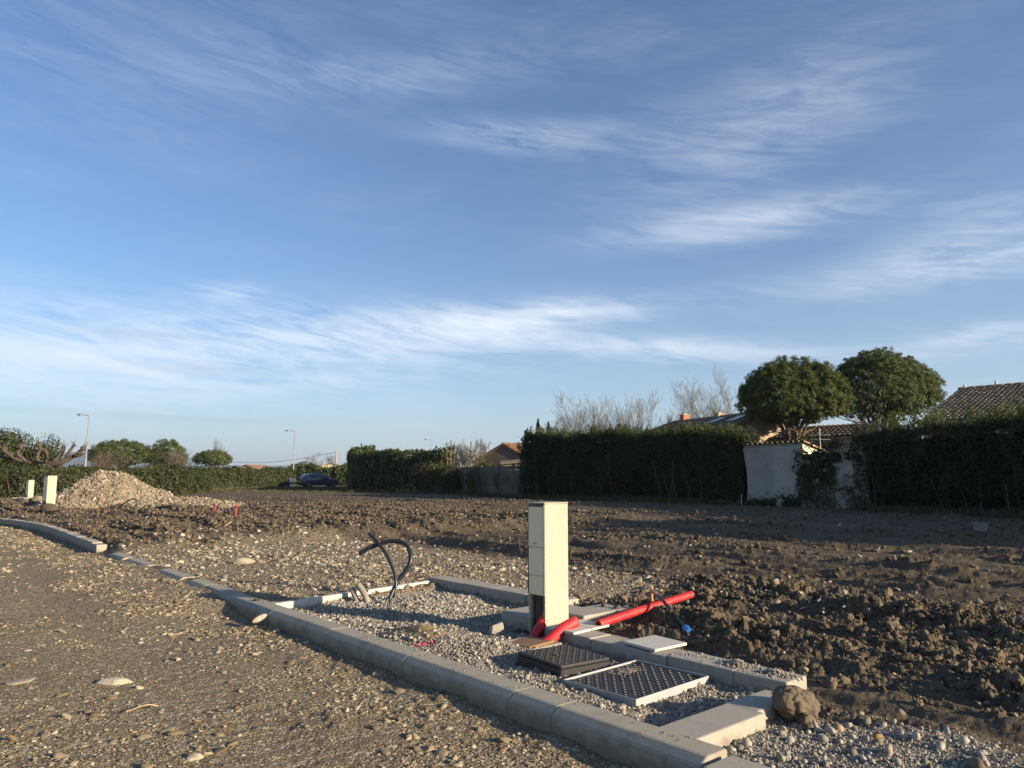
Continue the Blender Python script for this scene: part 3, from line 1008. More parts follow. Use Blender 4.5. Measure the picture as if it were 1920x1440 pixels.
# ------------------------------------------------------------------ utility pillar
def pillar(name, label, loc, rz, s=1.0, detail=True):
    t = thing(name, label, 'utility pillar', loc, rz, 'utility pillars of the plots')
    w, d, h = 0.19 * s, 0.25 * s, 1.005 * s
    th = 0.020 * s
    m = MB()                                             # U-shaped cast shell with a hollow foot
    m.box(-w / 2, -w / 2 + th, -d / 2, d / 2, -0.12, h, 0.004, 2)
    o1 = m
    m.box(w / 2 - th, w / 2, -d / 2, d / 2, -0.12, h, 0.004, 2)
    m.box(-w / 2 + th * 0.9, w / 2 - th * 0.9, d / 2 - th, d / 2 - 0.001, -0.12, h - 0.003, 0.0)
    m.box(-w / 2 + th * 0.9, w / 2 - th * 0.9, -d / 2 + 0.012, d / 2 - th * 0.9, h - th * 1.2, h - 0.004, 0.0)
    m.build('body', MAT['pillar_concrete'], t)
    cap = MB().box(-w / 2 - 0.003, w / 2 + 0.003, -d / 2 - 0.004, d / 2 + 0.002, h + 0.001, h + 0.012 * s, 0.004, 2)
    cap.build('cap', MAT['pillar_concrete'], t)
    fz = [0.315 * s, 0.462 * s, 0.675 * s, 0.985 * s]
    fr = MB()
    x0, x1 = -w / 2 + 0.006, w / 2 - 0.006
    fr.box(x0 - 0.003, x0 + 0.004, -d / 2 - 0.009, -d / 2 + 0.03, fz[0], h - 0.006)
    fr.box(x1 - 0.004, x1 + 0.003, -d / 2 - 0.009, -d / 2 + 0.03, fz[0], h - 0.006)
    fr.box(x0 + 0.004, x1 - 0.004, -d / 2 - 0.009, -d / 2 + 0.03, fz[3] + 0.002, h - 0.006)
    fr.build('door_seal', MAT['rubber'], t)
    names = ['lower_panel', 'middle_panel', 'door']
    for k in range(3):
        p = MB().box(x0 + 0.006, x1 - 0.006, -d / 2 - 0.006 - 0.002 * k, -d / 2 + 0.02, fz[k] + (0.0016 if k else 0), fz[k + 1] - 0.0016, 0.003, 2)
        po = p.build(names[k], MAT['door_plastic'], t)
        if k == 2 and detail:
            lk = MB().tube([(-0.012, -d / 2 - 0.008, 0.705), (-0.012, -d / 2 - 0.016, 0.705)], 0.011, 14)
            lk.tube([(-0.012, -d / 2 - 0.0162, 0.705), (-0.012, -d / 2 - 0.019, 0.705)], [0.006, 0.005], 3)
            lk.box(0.004, 0.016, -d / 2 - 0.013, -d / 2 - 0.006, 0.699, 0.707, 0.001)
            lk.build('lock', MAT['steel'], po)
    # rails seen inside the hollow foot
    rl = MB().box(-w / 2 + th, -w / 2 + th + 0.010, -d / 2 + 0.03, -d / 2 + 0.055, 0.0, fz[0], 0.001)
    rl.box(w / 2 - th - 0.010, w / 2 - th, -d / 2 + 0.09, -d / 2 + 0.115, 0.0, fz[0], 0.001)
    rl.build('inner_rail', MAT['rubber'], t)
    for z in (0.12, 0.28):
        MB().tube([(-w / 2 + th, -d / 2 + 0.022, z * s), (-w / 2 + th + 0.004, -d / 2 + 0.022, z * s)], 0.007, 10).build('fixing_hole', MAT['rubber'], t)
    return t


pillar('utility_pillar', 'tall beige concrete utility pillar with closed door standing in the gravel bed', PF(-2.44, 1.46, 0.03), PLOT_RZ)
ft = MB().box(-2.97, -2.60, 1.42, 2.06, -0.1, 0.150, 0.010, 2).box(-2.60, -2.30, 1.70, 2.30, -0.1, 0.165, 0.012, 2)
o = ft.build('footing', MAT['edging_concrete'])
o.location = (OX, OY, 0); o.rotation_euler = (0, 0, PLOT_RZ)
tag(warp(o, 0.005, 4.0), 'rough concrete footing block wrapped behind the tall utility pillar', 'footing')

# ------------------------------------------------------------------ conduits
def conduit(name, label, ctrl, rad, rib=0.0, pitch=0.013, cat='conduit', mat='red_plastic', open_ends=True, group=None, wall=0.005):
    p = smooth_path([PF(*c) for c in ctrl], 60)
    p, s = resample(p, pitch / 4 if rib else 0.02)
    r = np.full(len(p), rad)
    if rib:
        r = rad - rib * (0.5 - 0.5 * np.clip(np.sin(s / pitch * 2 * np.pi) * 1.8, -1, 1))
    m = MB()
    sides = 18
    v, f = tube(p, r, sides)
    vi, fi = tube(p, np.full(len(p), rad - rib - wall), sides)
    n = len(v)
    allv = np.vstack([v, vi])
    fi = fi[:, ::-1] + n
    k = np.arange(sides); k1 = (k + 1) % sides
    e0 = np.stack([k, k + n, k1 + n, k1], 1)
    b0 = n - sides
    e1 = np.stack([b0 + k, b0 + k1, b0 + k1 + n, b0 + k + n], 1)
    o = obj_np(name, allv, np.vstack([f, fi, e0, e1]), MAT[mat], smooth=not rib)
    return tag(o, label, cat, group)


def lie(a_, b_):
    p = PF(a_, b_)
    return gz1(p[0], p[1])


conduit('red_conduit', 'ribbed red conduit curving up into the hollow foot of the tall pillar',
        [(-2.34, 1.17, 0.0), (-2.365, 1.26, 0.075), (-2.385, 1.36, 0.16), (-2.39, 1.46, 0.26)], 0.041, 0.010, 0.026)
conduit('red_conduit', 'short smooth red conduit with open end poking out beside the pillar foot',
        [(-2.19, 1.08, 0.00), (-2.15, 1.17, 0.06), (-2.12, 1.29, 0.14), (-2.10, 1.42, 0.185)], 0.042, 0.0)
conduit('red_conduit', 'long ribbed red conduit lying on the dark clods right of the pillar',
        [(-2.03, 1.58, 0.155), (-2.12, 2.1, 0.172), (-2.19, 2.6, 0.188), (-2.25, 3.02, 0.202)], 0.034, 0.011, 0.026)
cp = thing('water_pipe', 'thin black water pipe with copper stub and blue end cap on the clods', 'pipe')
zc_ = lie(-1.60, 2.085) + 0.034
pp = smooth_path([PF(-2.20, 2.47, 0.265), PF(-2.05, 2.36, 0.25), PF(-1.80, 2.22, zc_ + 0.055), PF(-1.62, 2.10, zc_ + 0.008)], 30)
MB().tube(pp, 0.0135, 12).build('hose', MAT['black_plastic'], cp, smooth=True)
MB().tube([PF(-2.29, 2.53, 0.275), PF(-2.19, 2.465, 0.266)], [0.017, 0.016], 12).tube([PF(-2.30, 2.535, 0.31), PF(-2.29, 2.53, 0.05)], 0.012, 10).build('copper_stub', MAT['copper_tape'], cp, smooth=False)
cap = MB().tube([PF(-1.64, 2.115, zc_ + 0.012), PF(-1.625, 2.10, zc_ + 0.009), PF(-1.575, 2.065, zc_), PF(-1.56, 2.055, zc_ - 0.002)], [0.024, 0.030, 0.030, 0.026], 16)
cap.build('blue_cap', MAT['blue_plastic'], cp)

loop1 = conduit('black_conduit', 'black conduit bent over in a hook above the gravel bed',
                [(-4.46, 1.22, 0.02), (-4.50, 1.36, 0.22), (-4.45, 1.47, 0.40), (-4.52, 1.49, 0.545), (-4.62, 1.44, 0.60), (-4.73, 1.35, 0.59), (-4.82, 1.24, 0.54), (-4.89, 1.15, 0.48)], 0.022, mat='black_plastic')
loop2 = conduit('black_conduit', 'thin black conduit rising straight and leaning left behind the hooked one',
                [(-4.46, 1.30, 0.02), (-4.50, 1.34, 0.25), (-4.62, 1.32, 0.45), (-4.74, 1.28, 0.58), (-4.88, 1.25, 0.67)], 0.017, mat='black_plastic')
conduit('grey_stub', 'grey muddy pipe stub sticking up by the left edging strip',
        [(-4.55, 1.08, 0.0), (-4.58, 1.06, 0.10), (-4.64, 1.03, 0.19), (-4.66, 1.01, 0.215)], 0.030, mat='grey_plastic', cat='pipe')
conduit('grey_stub', 'second muddy pipe stub leaning back beside the grey one',
        [(-4.62, 1.02, 0.0), (-4.68, 1.00, 0.10), (-4.73, 0.99, 0.17)], 0.026, mat='grey_plastic', cat='pipe')

# ------------------------------------------------------------------ covers in the bed
def tread(m, x0, x1, y0, y1, z, pitch, ln, wd, ht):
    """raised lozenges, alternately turned"""
    nx = int((x1 - x0) / pitch); ny = int((y1 - y0) / pitch)
    V = []; F = []
    for i in range(nx):
        for j in range(ny):
            cx = x0 + (i + .5) * (x1 - x0) / nx; cy = y0 + (j + .5) * (y1 - y0) / ny
            a = R(45) if (i + j) % 2 else R(-45)
            c, s_ = math.cos(a), math.sin(a)
            k = len(V)
            for (u, w, zz) in ((-ln, 0, 0), (0, -wd, 0), (ln, 0, 0), (0, wd, 0), (-ln * .55, 0, ht), (0, -wd * .5, ht), (ln * .55, 0, ht), (0, wd * .5, ht)):
                V.append((cx + u * c - w * s_, cy + u * s_ + w * c, z + zz))
            F += [(k, k + 1, k + 5, k + 4), (k + 1, k + 2, k + 6, k + 5), (k + 2, k + 3, k + 7, k + 6), (k + 3, k, k + 4, k + 7), (k + 4, k + 5, k + 6, k + 7)]
    return m.np(V, F)


t = thing('manhole_cover', 'large black treaded chamber cover in a bright galvanised frame', 'manhole cover', PF(-1.085, 0.895, 0.0), PLOT_RZ)
hx, hy, zt = 0.272, 0.335, 0.076
m = MB()
for (x0, x1, y0, y1) in ((-hx, hx, -hy, -hy + 0.006), (-hx, hx, hy - 0.006, hy), (-hx, -hx + 0.006, -hy + 0.006, hy - 0.006), (hx - 0.006, hx, -hy + 0.006, hy - 0.006)):
    m.box(x0, x1, y0, y1, -0.06, zt)
m.build('frame', MAT['galvanised'], t)
lid = MB().box(-hx + 0.008, hx - 0.008, -hy + 0.008, hy - 0.008, -0.02, zt - 0.010, 0.002).build('lid', MAT['cast_iron'], t)
tread(MB(), -hx + 0.03, hx - 0.03, -hy + 0.03, hy - 0.03, zt - 0.0101, 0.034, 0.016, 0.006, 0.006).build('tread', MAT['cast_iron'], lid)
for sx in (-1, 1):
    for sy in (-1, 1):
        MB().box(sx * (hx - 0.05) - 0.026, sx * (hx - 0.05) + 0.026, sy * (hy - 0.035) - 0.014, sy * (hy - 0.035) + 0.014, zt - 0.010, zt - 0.0015, 0.002).build('corner_key', MAT['cast_iron'], lid)
t.rotation_euler = (R(0.6), R(-0.5), PLOT_RZ + R(1))

t = thing('manhole_cover', 'small square black treaded cover beside the rusty plate', 'manhole cover', PF(-1.69, 0.885, 0.018), PLOT_RZ + R(-2))
h2 = 0.215
m = MB()
for (x0, x1, y0, y1) in ((-h2, h2, -h2, -h2 + 0.014), (-h2, h2, h2 - 0.014, h2), (-h2, -h2 + 0.014, -h2 + 0.014, h2 - 0.014), (h2 - 0.014, h2, -h2 + 0.014, h2 - 0.014)):
    m.box(x0, x1, y0, y1, -0.08, 0.062, 0.002)
m.box(-h2 - 0.012, h2 + 0.012, -h2 - 0.012, h2 + 0.012, -0.02, 0.012, 0.003)
m.build('frame', MAT['cast_iron'], t)
lid = MB().box(-h2 + 0.006, h2 - 0.006, -h2 + 0.006, h2 - 0.006, 0.0635, 0.083, 0.004, 2).build('lid', MAT['cast_iron'], t)
tread(MB(), -h2 + 0.02, h2 - 0.02, -h2 + 0.02, h2 - 0.02, 0.0829, 0.029, 0.014, 0.0055, 0.005).build('tread', MAT['cast_iron'], lid)
MB().tube([(-0.02, -0.05, 0.0828), (-0.02, -0.05, 0.0905)], 0.022, 16).build('boss', MAT['cast_iron'], lid)
t.rotation_euler = (R(-1.2), R(1.5), PLOT_RZ + R(-2))

t = thing('meter_box', 'rusty brown square plate in a concrete rim at the foot of the pillar', 'cover', PF(-2.20, 1.05, 0.02), PLOT_RZ + R(4))
m = MB()
q = 0.165
for (x0, x1, y0, y1) in ((-q, q, -q, -q + 0.03), (-q, q, q - 0.03, q), (-q, -q + 0.03, -q + 0.03, q - 0.03), (q - 0.03, q, -q + 0.03, q - 0.03)):
    m.box(x0, x1, y0, y1, -0.06, 0.05, 0.004)
m.build('rim', MAT['edging_concrete'], t)
MB().box(-0.128, 0.128, -0.128, 0.128, 0.036, 0.058, 0.003).build('plate', MAT['rust'], t, rot=(R(2.5), R(-3), 0))

for lab, a_, b_, w_, d_, rz in (('pale concrete slab laid across the edging just right of the pillar', -2.13, 1.47, 0.27, 0.40, 3),
                                ('pale square slab lying loose on the edging right of the large cover', -1.41, 1.47, 0.29, 0.31, -4)):
    m = MB().box(-w_ / 2, w_ / 2, -d_ / 2, d_ / 2, 0, 0.018, 0.003, 2)
    if d_ > 0.35:
        m = MB().box(-w_ / 2, w_ / 2, -d_ / 2, -0.004, 0, 0.018, 0.003, 2).box(-w_ / 2, w_ / 2, 0.002, d_ / 2, 0, 0.018, 0.003, 2)
    o = m.build('concrete_slab', MAT['tile_concrete'])
    o.location = PF(a_, b_, 0.128); o.rotation_euler = (R(0.6), R(0.5), PLOT_RZ + R(rz))
    tag(o, lab, 'slab')

# ------------------------------------------------------------------ loose lumps
def lump(name, label, cat, loc, scale, rot, seed, mat, rough=0.25, angular=0.6, fine=0.0, sub=3):
    me = stone_mesh(seed, sub, rough, 0.9, mat, angular, fine)
    o = link(bpy.data.objects.new(name, me))
    o.location = loc; o.scale = scale; o.rotation_euler = rot
    return tag(o, label, cat)


def on_ground(a_, b_, dz=0.0):
    p = PF(a_, b_)
    return (p[0], p[1], gz1(p[0], p[1]) + dz)


lump('soil_lump', 'big round lump of brown soil beside the cross edging blocks', 'soil lump', on_ground(-0.13, 0.98, 0.06), (0.125, 0.12, 0.125), (0.2, 0.4, 1.0), 311, 'clod', 0.16, 0, 0.10, 5)
b_ = MB().poly([(-.07, -.05, -.03), (.06, -.055, -.03), (.075, .05, -.03), (-.06, .055, -.03), (-.055, -.035, .075), (.03, -.045, .10), (.045, .03, .085), (-.045, .04, .06)],
               [(0, 1, 2, 3), (4, 5, 6, 7), (0, 1, 5, 4), (1, 2, 6, 5), (2, 3, 7, 6), (3, 0, 4, 7)])
bmesh.ops.bevel(b_.bm, geom=b_.bm.edges[:], offset=0.006, segments=1, affect='EDGES')
o = b_.build('concrete_chunk', MAT['edging_concrete']); o.location = on_ground(-2.72, 1.17, 0.0); o.rotation_euler = (0, 0, 0.4)
tag(o, 'small broken chunk of concrete left of the pillar foot', 'concrete chunk')
mo = lump('cobble', 'smooth oval tan cobble on the road at the bottom edge', 'cobble', (-1.30, 3.22, 0.0), (0.050, 0.034, 0.040), (0, 0, 0.1), 77, 'pale_pebble', 0.05, 0.0)
mo.location.z = gz1(-1.30, 3.22) + 0.014
lump('cobble', 'flat cream cobble leaning against the road side of the kerb', 'cobble', (*PF(-4.30, -0.09)[:2], 0.075), (0.075, 0.035, 0.026), (0.5, -0.3, 0.9), 79, 'pale_pebble', 0.08, 0.0)
lump('flat_stone', 'flat pale slab of stone in the middle of the gravel road', 'stone', (-2.42, 4.72, gz1(-2.42, 4.72) + 0.008), (0.135, 0.075, 0.030), (0.05, 0.1, 0.2), 81, 'pale_pebble', 0.2, 0.8)
lump('flat_stone', 'small grey flat stone pressed in the road left of the pale slab', 'stone', (-3.02, 4.74, gz1(-3.02, 4.74) + 0.004), (0.11, 0.07, 0.018), (0.03, 0.0, 0.9), 83, 'crushed', 0.2, 0.8)
lump('orange_stone', 'ochre stone with pink paint spots on the spilled grey gravel', 'stone', on_ground(0.27, 0.98, 0.008), (0.028, 0.022, 0.024), (0.3, 0.2, 0.5), 85, 'orange_stone', 0.25, 0.6)
lump('large_stone', 'largest cream stone on the platform left of the gravel bed', 'stone', (-3.62, 10.25, gz1(-3.62, 10.25) + 0.02), (0.14, 0.10, 0.07), (0.1, 0.1, 0.4), 87, 'pale_pebble', 0.25, 0.7)
lump('large_stone', 'pale rounded stone in the corner of the spilled gravel at bottom right', 'stone', on_ground(1.02, 0.68, 0.015), (0.07, 0.05, 0.05), (0.1, 0.3, 0.4), 89, 'crushed', 0.2, 0.3)
lump('large_stone', 'long dark stone lying in the spilled gravel below the soil', 'stone', on_ground(0.68, 0.95, 0.012), (0.085, 0.04, 0.04), (0.1, 0.1, 1.2), 91, 'pebble', 0.2, 0.5)
# tan sandy mound in the bed
xs = np.linspace(-0.36, 0.36, 40); ys = np.linspace(-0.2, 0.2, 26)
XX, YY = np.meshgrid(xs, ys)
base = PF(-2.98, 0.63)
WX = base[0] + XX * CX - YY * SX; WY = base[1] + XX * SX + YY * CX
fall = np.clip(1 - (XX / 0.36) ** 2 - (YY / 0.2) ** 2, -0.4, 1)
ZZ = gz(WX.ravel(), WY.ravel()).reshape(WX.shape) + 0.022 * fall + 0.012 * fbm(WX, WY, 14, 3, 5) - 0.006
ii = np.arange(25)[:, None] * 40 + np.arange(39)[None, :]
ff = np.stack([ii, ii + 1, ii + 41, ii + 40], -1).reshape(-1, 4)
plain('ochre_sand', (0.235, 0.165, 0.070), 0.95, var=0.35, scale=20, bmp=0.006, bscale=50, world=True)
tag(obj_np('sand_mound', np.stack([WX, WY, ZZ], -1).reshape(-1, 3), ff, MAT['ochre_sand'], smooth=True), 'small mound of ochre sand in the middle of the gravel bed', 'sand')
# sprayed marker on the gravel
pk = MB()
rp = random.Random(9)
for _ in range(34):
    aa = -2.66 + rp.gauss(0, 0.07); bb = 0.46 + rp.gauss(0, 0.05)
    x_, y_, z_ = on_ground(aa, bb, 0.008)
    s_ = rp.uniform(0.005, 0.012)
    pk.poly([(x_ - s_, y_, z_), (x_, y_ - s_, z_ + 0.001), (x_ + s_, y_, z_), (x_, y_ + s_, z_ + 0.002), (x_, y_, z_ + s_), (x_, y_, z_ - s_)],
            [(0, 1, 4), (1, 2, 4), (2, 3, 4), (3, 0, 4), (1, 0, 5), (2, 1, 5), (3, 2, 5), (0, 3, 5)])
tag(pk.build('painted_pebbles', MAT['pink_paint']), 'cluster of pebbles sprayed with pink marker paint in the gravel bed', 'pebbles', kind='stuff')
# dry stalks
for lab, p0, p1, rad in (('dry straw stalk leaning in the clods near the marker tape', (-6.05, 15.25, 0.06), (-5.72, 15.35, 0.34), 0.012),
                         ('curved dry twig on the right of the clods', PF(1.25, 2.45, 0.12), PF(1.42, 2.75, 0.20), 0.004),
                         ('brown twig lying on the gravel road', (-2.05, 4.12, 0.008), (-1.92, 4.20, 0.012), 0.003)):
    p0 = np.array(p0); p1 = np.array(p1); mid = (p0 + p1) / 2 + np.array([0.02, 0.0, 0.02])
    o = MB().tube(smooth_path([p0, mid, p1], 10), rad, 6).build('dry_twig', MAT['straw'])
    tag(o, lab, 'twig')
# crumbs on the kerb tops
xx = rng.uniform(-6.3, 0.0, 520); yy = rng.uniform(0.05, 0.185, 520)
k = fbm(xx, yy * 0 + 1.0, 1.4, 3, 611) > rng.uniform(-0.2, 0.6, 520)
xx, yy = xx[k], yy[k]
tz = np.interp(xx, joints[::-1], tops[::-1]); yo = np.interp(xx, joints[::-1], yoff[::-1])
wx, wy, _ = PF(xx, yy + yo); ss = rng.uniform(0.002, 0.0075, len(xx))
scatter('kerb_crumbs', np.stack([wx, wy, tz + ss * 0.3], 1), rng.uniform(0, 6, (len(xx), 3)), np.repeat(ss[:, None], 3, 1), PEB, 'crumbs of dirt and grit lying on the grey kerb', 'grit')
# gravel spilled over the edging stones
xx = np.concatenate([rng.normal(-0.75, 0.06, 260), rng.normal(-0.50, 0.05, 160), rng.uniform(-1.2, -0.4, 60)])
yy = np.concatenate([rng.normal(1.43, 0.035, 260), rng.normal(1.42, 0.03, 160), rng.uniform(1.32, 1.5, 60)])
wx, wy, _ = PF(xx, yy)
ss = rng.uniform(0.006, 0.013, len(xx))
hh = 0.122 + 0.028 * np.exp(-((xx + 0.75) / 0.05) ** 2 - ((yy - 1.43) / 0.03) ** 2) + 0.02 * np.exp(-((xx + 0.5) / 0.045) ** 2 - ((yy - 1.42) / 0.03) ** 2)
scatter('edging_gravel', np.stack([wx, wy, hh + ss * 0.4], 1), rng.uniform(0, 6, (len(xx), 3)), np.repeat(ss[:, None], 3, 1), CRU, 'little heaps of grey gravel spilled on top of the edging', 'gravel')
xx = rng.normal(-1.22, 0.035, 220); yy = rng.normal(0.98, 0.06, 220)
wx, wy, _ = PF(xx, yy); ss = rng.uniform(0.002, 0.005, 220)
scatter('cover_grit', np.stack([wx, wy, np.full(220, 0.074)], 1), rng.uniform(0, 6, (220, 3)), np.repeat(ss[:, None], 3, 1), CRU, 'pale grit scattered on the large black cover', 'grit')

# ------------------------------------------------------------------ foliage tools
leaf_material('conifer_leaf', [(0.0, (0.009, 0.014, 0.006)), (0.5, (0.020, 0.029, 0.011)), (0.9, (0.036, 0.046, 0.015)), (1.0, (0.050, 0.042, 0.022))], 0.15)
leaf_material('laurel_leaf', [(0.0, (0.030, 0.050, 0.012)), (0.5, (0.075, 0.105, 0.024)), (1.0, (0.16, 0.17, 0.040))], 0.35, 0.45, 0.5)
leaf_material('shrub_leaf', [(0.0, (0.028, 0.040, 0.014)), (0.5, (0.055, 0.072, 0.024)), (0.85, (0.085, 0.098, 0.036)), (1.0, (0.11, 0.095, 0.045))], 0.25)
leaf_material('conifer_sunlit_tip', [(0.0, (0.05, 0.075, 0.020)), (0.6, (0.095, 0.120, 0.034)), (1.0, (0.15, 0.14, 0.050))], 0.35)  # conifer_leaf again, with sunlight on the hedge tops put into the colour
leaf_material('dry_leaf', [(0.0, (0.045, 0.036, 0.022)), (0.6, (0.085, 0.066, 0.040)), (1.0, (0.12, 0.10, 0.055))], 0.2)
leaf_material('pine_needle', [(0.0, (0.038, 0.060, 0.016)), (0.5, (0.085, 0.115, 0.028)), (1.0, (0.165, 0.180, 0.050))], 0.3)
leaf_material('ivy_leaf', [(0.0, (0.016, 0.030, 0.010)), (1.0, (0.050, 0.075, 0.024))], 0.2)
leaf_material('grass_blade', [(0.0, (0.050, 0.055, 0.020)), (0.5, (0.090, 0.085, 0.036)), (1.0, (0.16, 0.13, 0.07))], 0.3)
plain('bark', (0.14, 0.105, 0.075), 0.9, var=0.4, scale=6, bmp=0.01, bscale=30, world=True)
plain('pale_bark', (0.165, 0.15, 0.128), 0.9, var=0.3, scale=6, world=True)
plain('plane_bark', (0.075, 0.055, 0.038), 0.9, var=0.5, scale=5, bmp=0.03, bscale=10, world=True)
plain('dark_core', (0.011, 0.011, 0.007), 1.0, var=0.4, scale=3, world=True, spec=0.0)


def unit(v):
    return v / (np.linalg.norm(v, axis=-1, keepdims=True) + 1e-9)


def leaves(P, N, length, width, rg, spreadn=0.8, along=None):
    """lozenge leaves at points P, facing about N"""
    n = len(P)
    nn = unit(N + spreadn * rg.normal(size=(n, 3)))
    t = rg.normal(size=(n, 3)) if along is None else along + 0.45 * rg.normal(size=(n, 3))
    t = unit(t - nn * (t * nn).sum(1, keepdims=True))
    b = np.cross(nn, t)
    L = (length * rg.uniform(0.6, 1.3, n))[:, None]; W = (width * rg.uniform(0.6, 1.3, n))[:, None]
    v = np.stack([P - t * L * .5, P + b * W * .5 + nn * W * .12, P + t * L * .5, P - b * W * .5 + nn * W * .12], 1).reshape(-1, 3)
    f = np.arange(n * 4).reshape(-1, 4)
    return v, f


def stems(B, sides=4):
    """B: list of (pts(k,3), radii(k)); all with the same k -> verts, faces"""
    pts = np.stack([p for p, r in B]); rad = np.stack([r for p, r in B])
    N, K, _ = pts.shape
    t = unit(np.gradient(pts, axis=1))
    ref = np.where(np.abs(t[..., 2:3]) < 0.9, np.array([0, 0, 1.0]), np.array([1.0, 0, 0]))
    ref = np.broadcast_to(ref[:, :1], t.shape)
    n1 = unit(np.cross(t, ref)); n2 = np.cross(t, n1)
    ang = np.linspace(0, 2 * np.pi, sides, endpoint=False)
    V = pts[:, :, None, :] + rad[:, :, None, None] * (np.cos(ang)[None, None, :, None] * n1[:, :, None, :] + np.sin(ang)[None, None, :, None] * n2[:, :, None, :])
    V = V.reshape(-1, 3)
    base = (np.arange(N) * K * sides)[:, None, None]
    i = (np.arange(K - 1) * sides)[None, :, None]; j = np.arange(sides)[None, None, :]; k = (j + 1) % sides
    f = np.stack([base + i + j, base + i + k, base + i + sides + k, base + i + sides + j], -1).reshape(-1, 4)
    return V, f


def hedge(name, label, line, depth, height, mat, n, leaf=(0.10, 0.05), seed=1, rough=0.18, tips=0, tip_h=0.5, trunks=14, back=0.35, cat='hedge', top_round=0.35, gap_low=0.0):
    """line: ground points of the front face, left to right; depth goes away from the camera side"""
    rg = np.random.RandomState(seed)
    line = np.asarray(line, float)
    d = np.concatenate([[0], np.cumsum(np.linalg.norm(np.diff(line, axis=0), axis=1))])
    L = d[-1]

    def at(s):
        return np.stack([np.interp(s, d, line[:, 0]), np.interp(s, d, line[:, 1])], 1)
    tang = unit(at(np.minimum(np.linspace(0, L, 400) + 0.3, L)) - at(np.maximum(np.linspace(0, L, 400) - 0.3, 0)))
    nrm = np.stack([tang[:, 1], -tang[:, 0]], 1)          # towards the open field
    sgrid = np.linspace(0, L, 400)

    def nat(s):
        return unit(np.stack([np.interp(s, sgrid, nrm[:, 0]), np.interp(s, sgrid, nrm[:, 1])], 1))
    hf = height if callable(height) else (lambda s: np.full_like(s, height))
    c = line.mean(0)
    t = thing(name, label, cat, (c[0], c[1], 0))
    org = np.array([c[0], c[1], 0])
    # point on the outline: front face, top, back, ends
    nf = int(n * 0.55); nt_ = int(n * 0.27); nb = int(n * 0.06); ne = n - nf - nt_ - nb
    s = rg.uniform(0, L, n)
    h = hf(s)
    dep = np.zeros(n); zz = np.zeros(n); nx = np.zeros((n, 3))
    nn2 = nat(s)
    face = np.concatenate([np.zeros(nf), np.ones(nt_), np.full(nb, 2), np.full(ne, 3)])
    u = rg.uniform(0, 1, n)
    zz = np.where(face == 1, h, (gap_low + (1 - gap_low) * u ** 0.9) * h)
    dep = np.where(face == 0, 0.0, np.where(face == 1, u * depth, np.where(face == 2, depth, u * depth)))
    zz = np.where(face == 3, rg.uniform(0.05, 1, n) * h, zz)
    end = rg.randint(0, 2, n)
    s = np.where(face == 3, end * L, s)
    nn2 = nat(s); tg = np.stack([-nn2[:, 1], nn2[:, 0]], 1)
    N = np.zeros((n, 3))
    N[:, :2] = np.where((face == 0)[:, None], nn2, np.where((face == 2)[:, None], -nn2, 0))
    N[face == 3, :2] = (tg * np.where(end == 1, -1, 1)[:, None])[face == 3]
    N[face == 1, 2] = 1
    # rounded shoulders and lumps
    edge = np.clip((zz - (h - top_round)) / top_round, 0, 1)
    dep = dep + np.where(face == 0, edge ** 2 * top_round * 0.55, 0) - np.where(face == 2, edge ** 2 * top_round * 0.55, 0)
    zz = np.where(face == 1, zz - top_round * 0.35 * np.clip(1 - dep / top_round, 0, 1) ** 2, zz)
    lumps = fbm(s * 1.0, zz * 1.0 + dep * 0.7, 0.9, 3, seed + 5) * rough * 2.2 + fbm(s, zz + dep, 3.2, 2, seed + 6) * rough
    inset = np.abs(rg.normal(0, 0.12, n)) * (rg.uniform(0, 1, n) < 0.75)
    off = lumps - inset
    p2 = at(s) - nn2 * dep[:, None]
    P = np.concatenate([p2, zz[:, None]], 1) + N * off[:, None]
    P[:, 2] = np.maximum(P[:, 2], 0.03)
    N[:, 2] += 0.35
    al = np.tile([0, 0, 0.8], (n, 1)) + 0.6 * N
    v, f = leaves(P, N, leaf[0], leaf[1], rg, 0.75, al)
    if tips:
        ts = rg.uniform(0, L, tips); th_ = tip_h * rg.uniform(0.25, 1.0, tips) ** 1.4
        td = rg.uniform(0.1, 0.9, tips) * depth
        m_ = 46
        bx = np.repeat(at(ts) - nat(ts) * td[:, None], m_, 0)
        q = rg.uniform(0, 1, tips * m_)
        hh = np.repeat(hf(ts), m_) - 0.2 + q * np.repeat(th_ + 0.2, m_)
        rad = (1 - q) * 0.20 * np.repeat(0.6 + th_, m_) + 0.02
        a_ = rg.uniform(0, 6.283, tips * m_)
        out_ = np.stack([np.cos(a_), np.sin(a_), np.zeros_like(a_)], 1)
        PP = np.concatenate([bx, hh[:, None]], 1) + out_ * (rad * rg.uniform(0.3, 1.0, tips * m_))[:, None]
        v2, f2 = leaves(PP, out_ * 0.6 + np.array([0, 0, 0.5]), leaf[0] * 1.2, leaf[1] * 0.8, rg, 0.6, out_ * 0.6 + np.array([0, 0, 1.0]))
        obj_np('shoots', v2 - org, f2, MAT['conifer_sunlit_tip' if mat == 'conifer_leaf' else mat], t)  # conifer tips carry their sunlight as a brighter colour
    obj_np('foliage', v - org, f, MAT[mat], t)
    # solid core added to block light, near black for the shade inside
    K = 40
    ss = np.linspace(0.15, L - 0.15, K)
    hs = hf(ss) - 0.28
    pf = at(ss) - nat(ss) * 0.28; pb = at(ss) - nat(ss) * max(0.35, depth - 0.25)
    wob = 0.06 * np.sin(ss * 7.0)
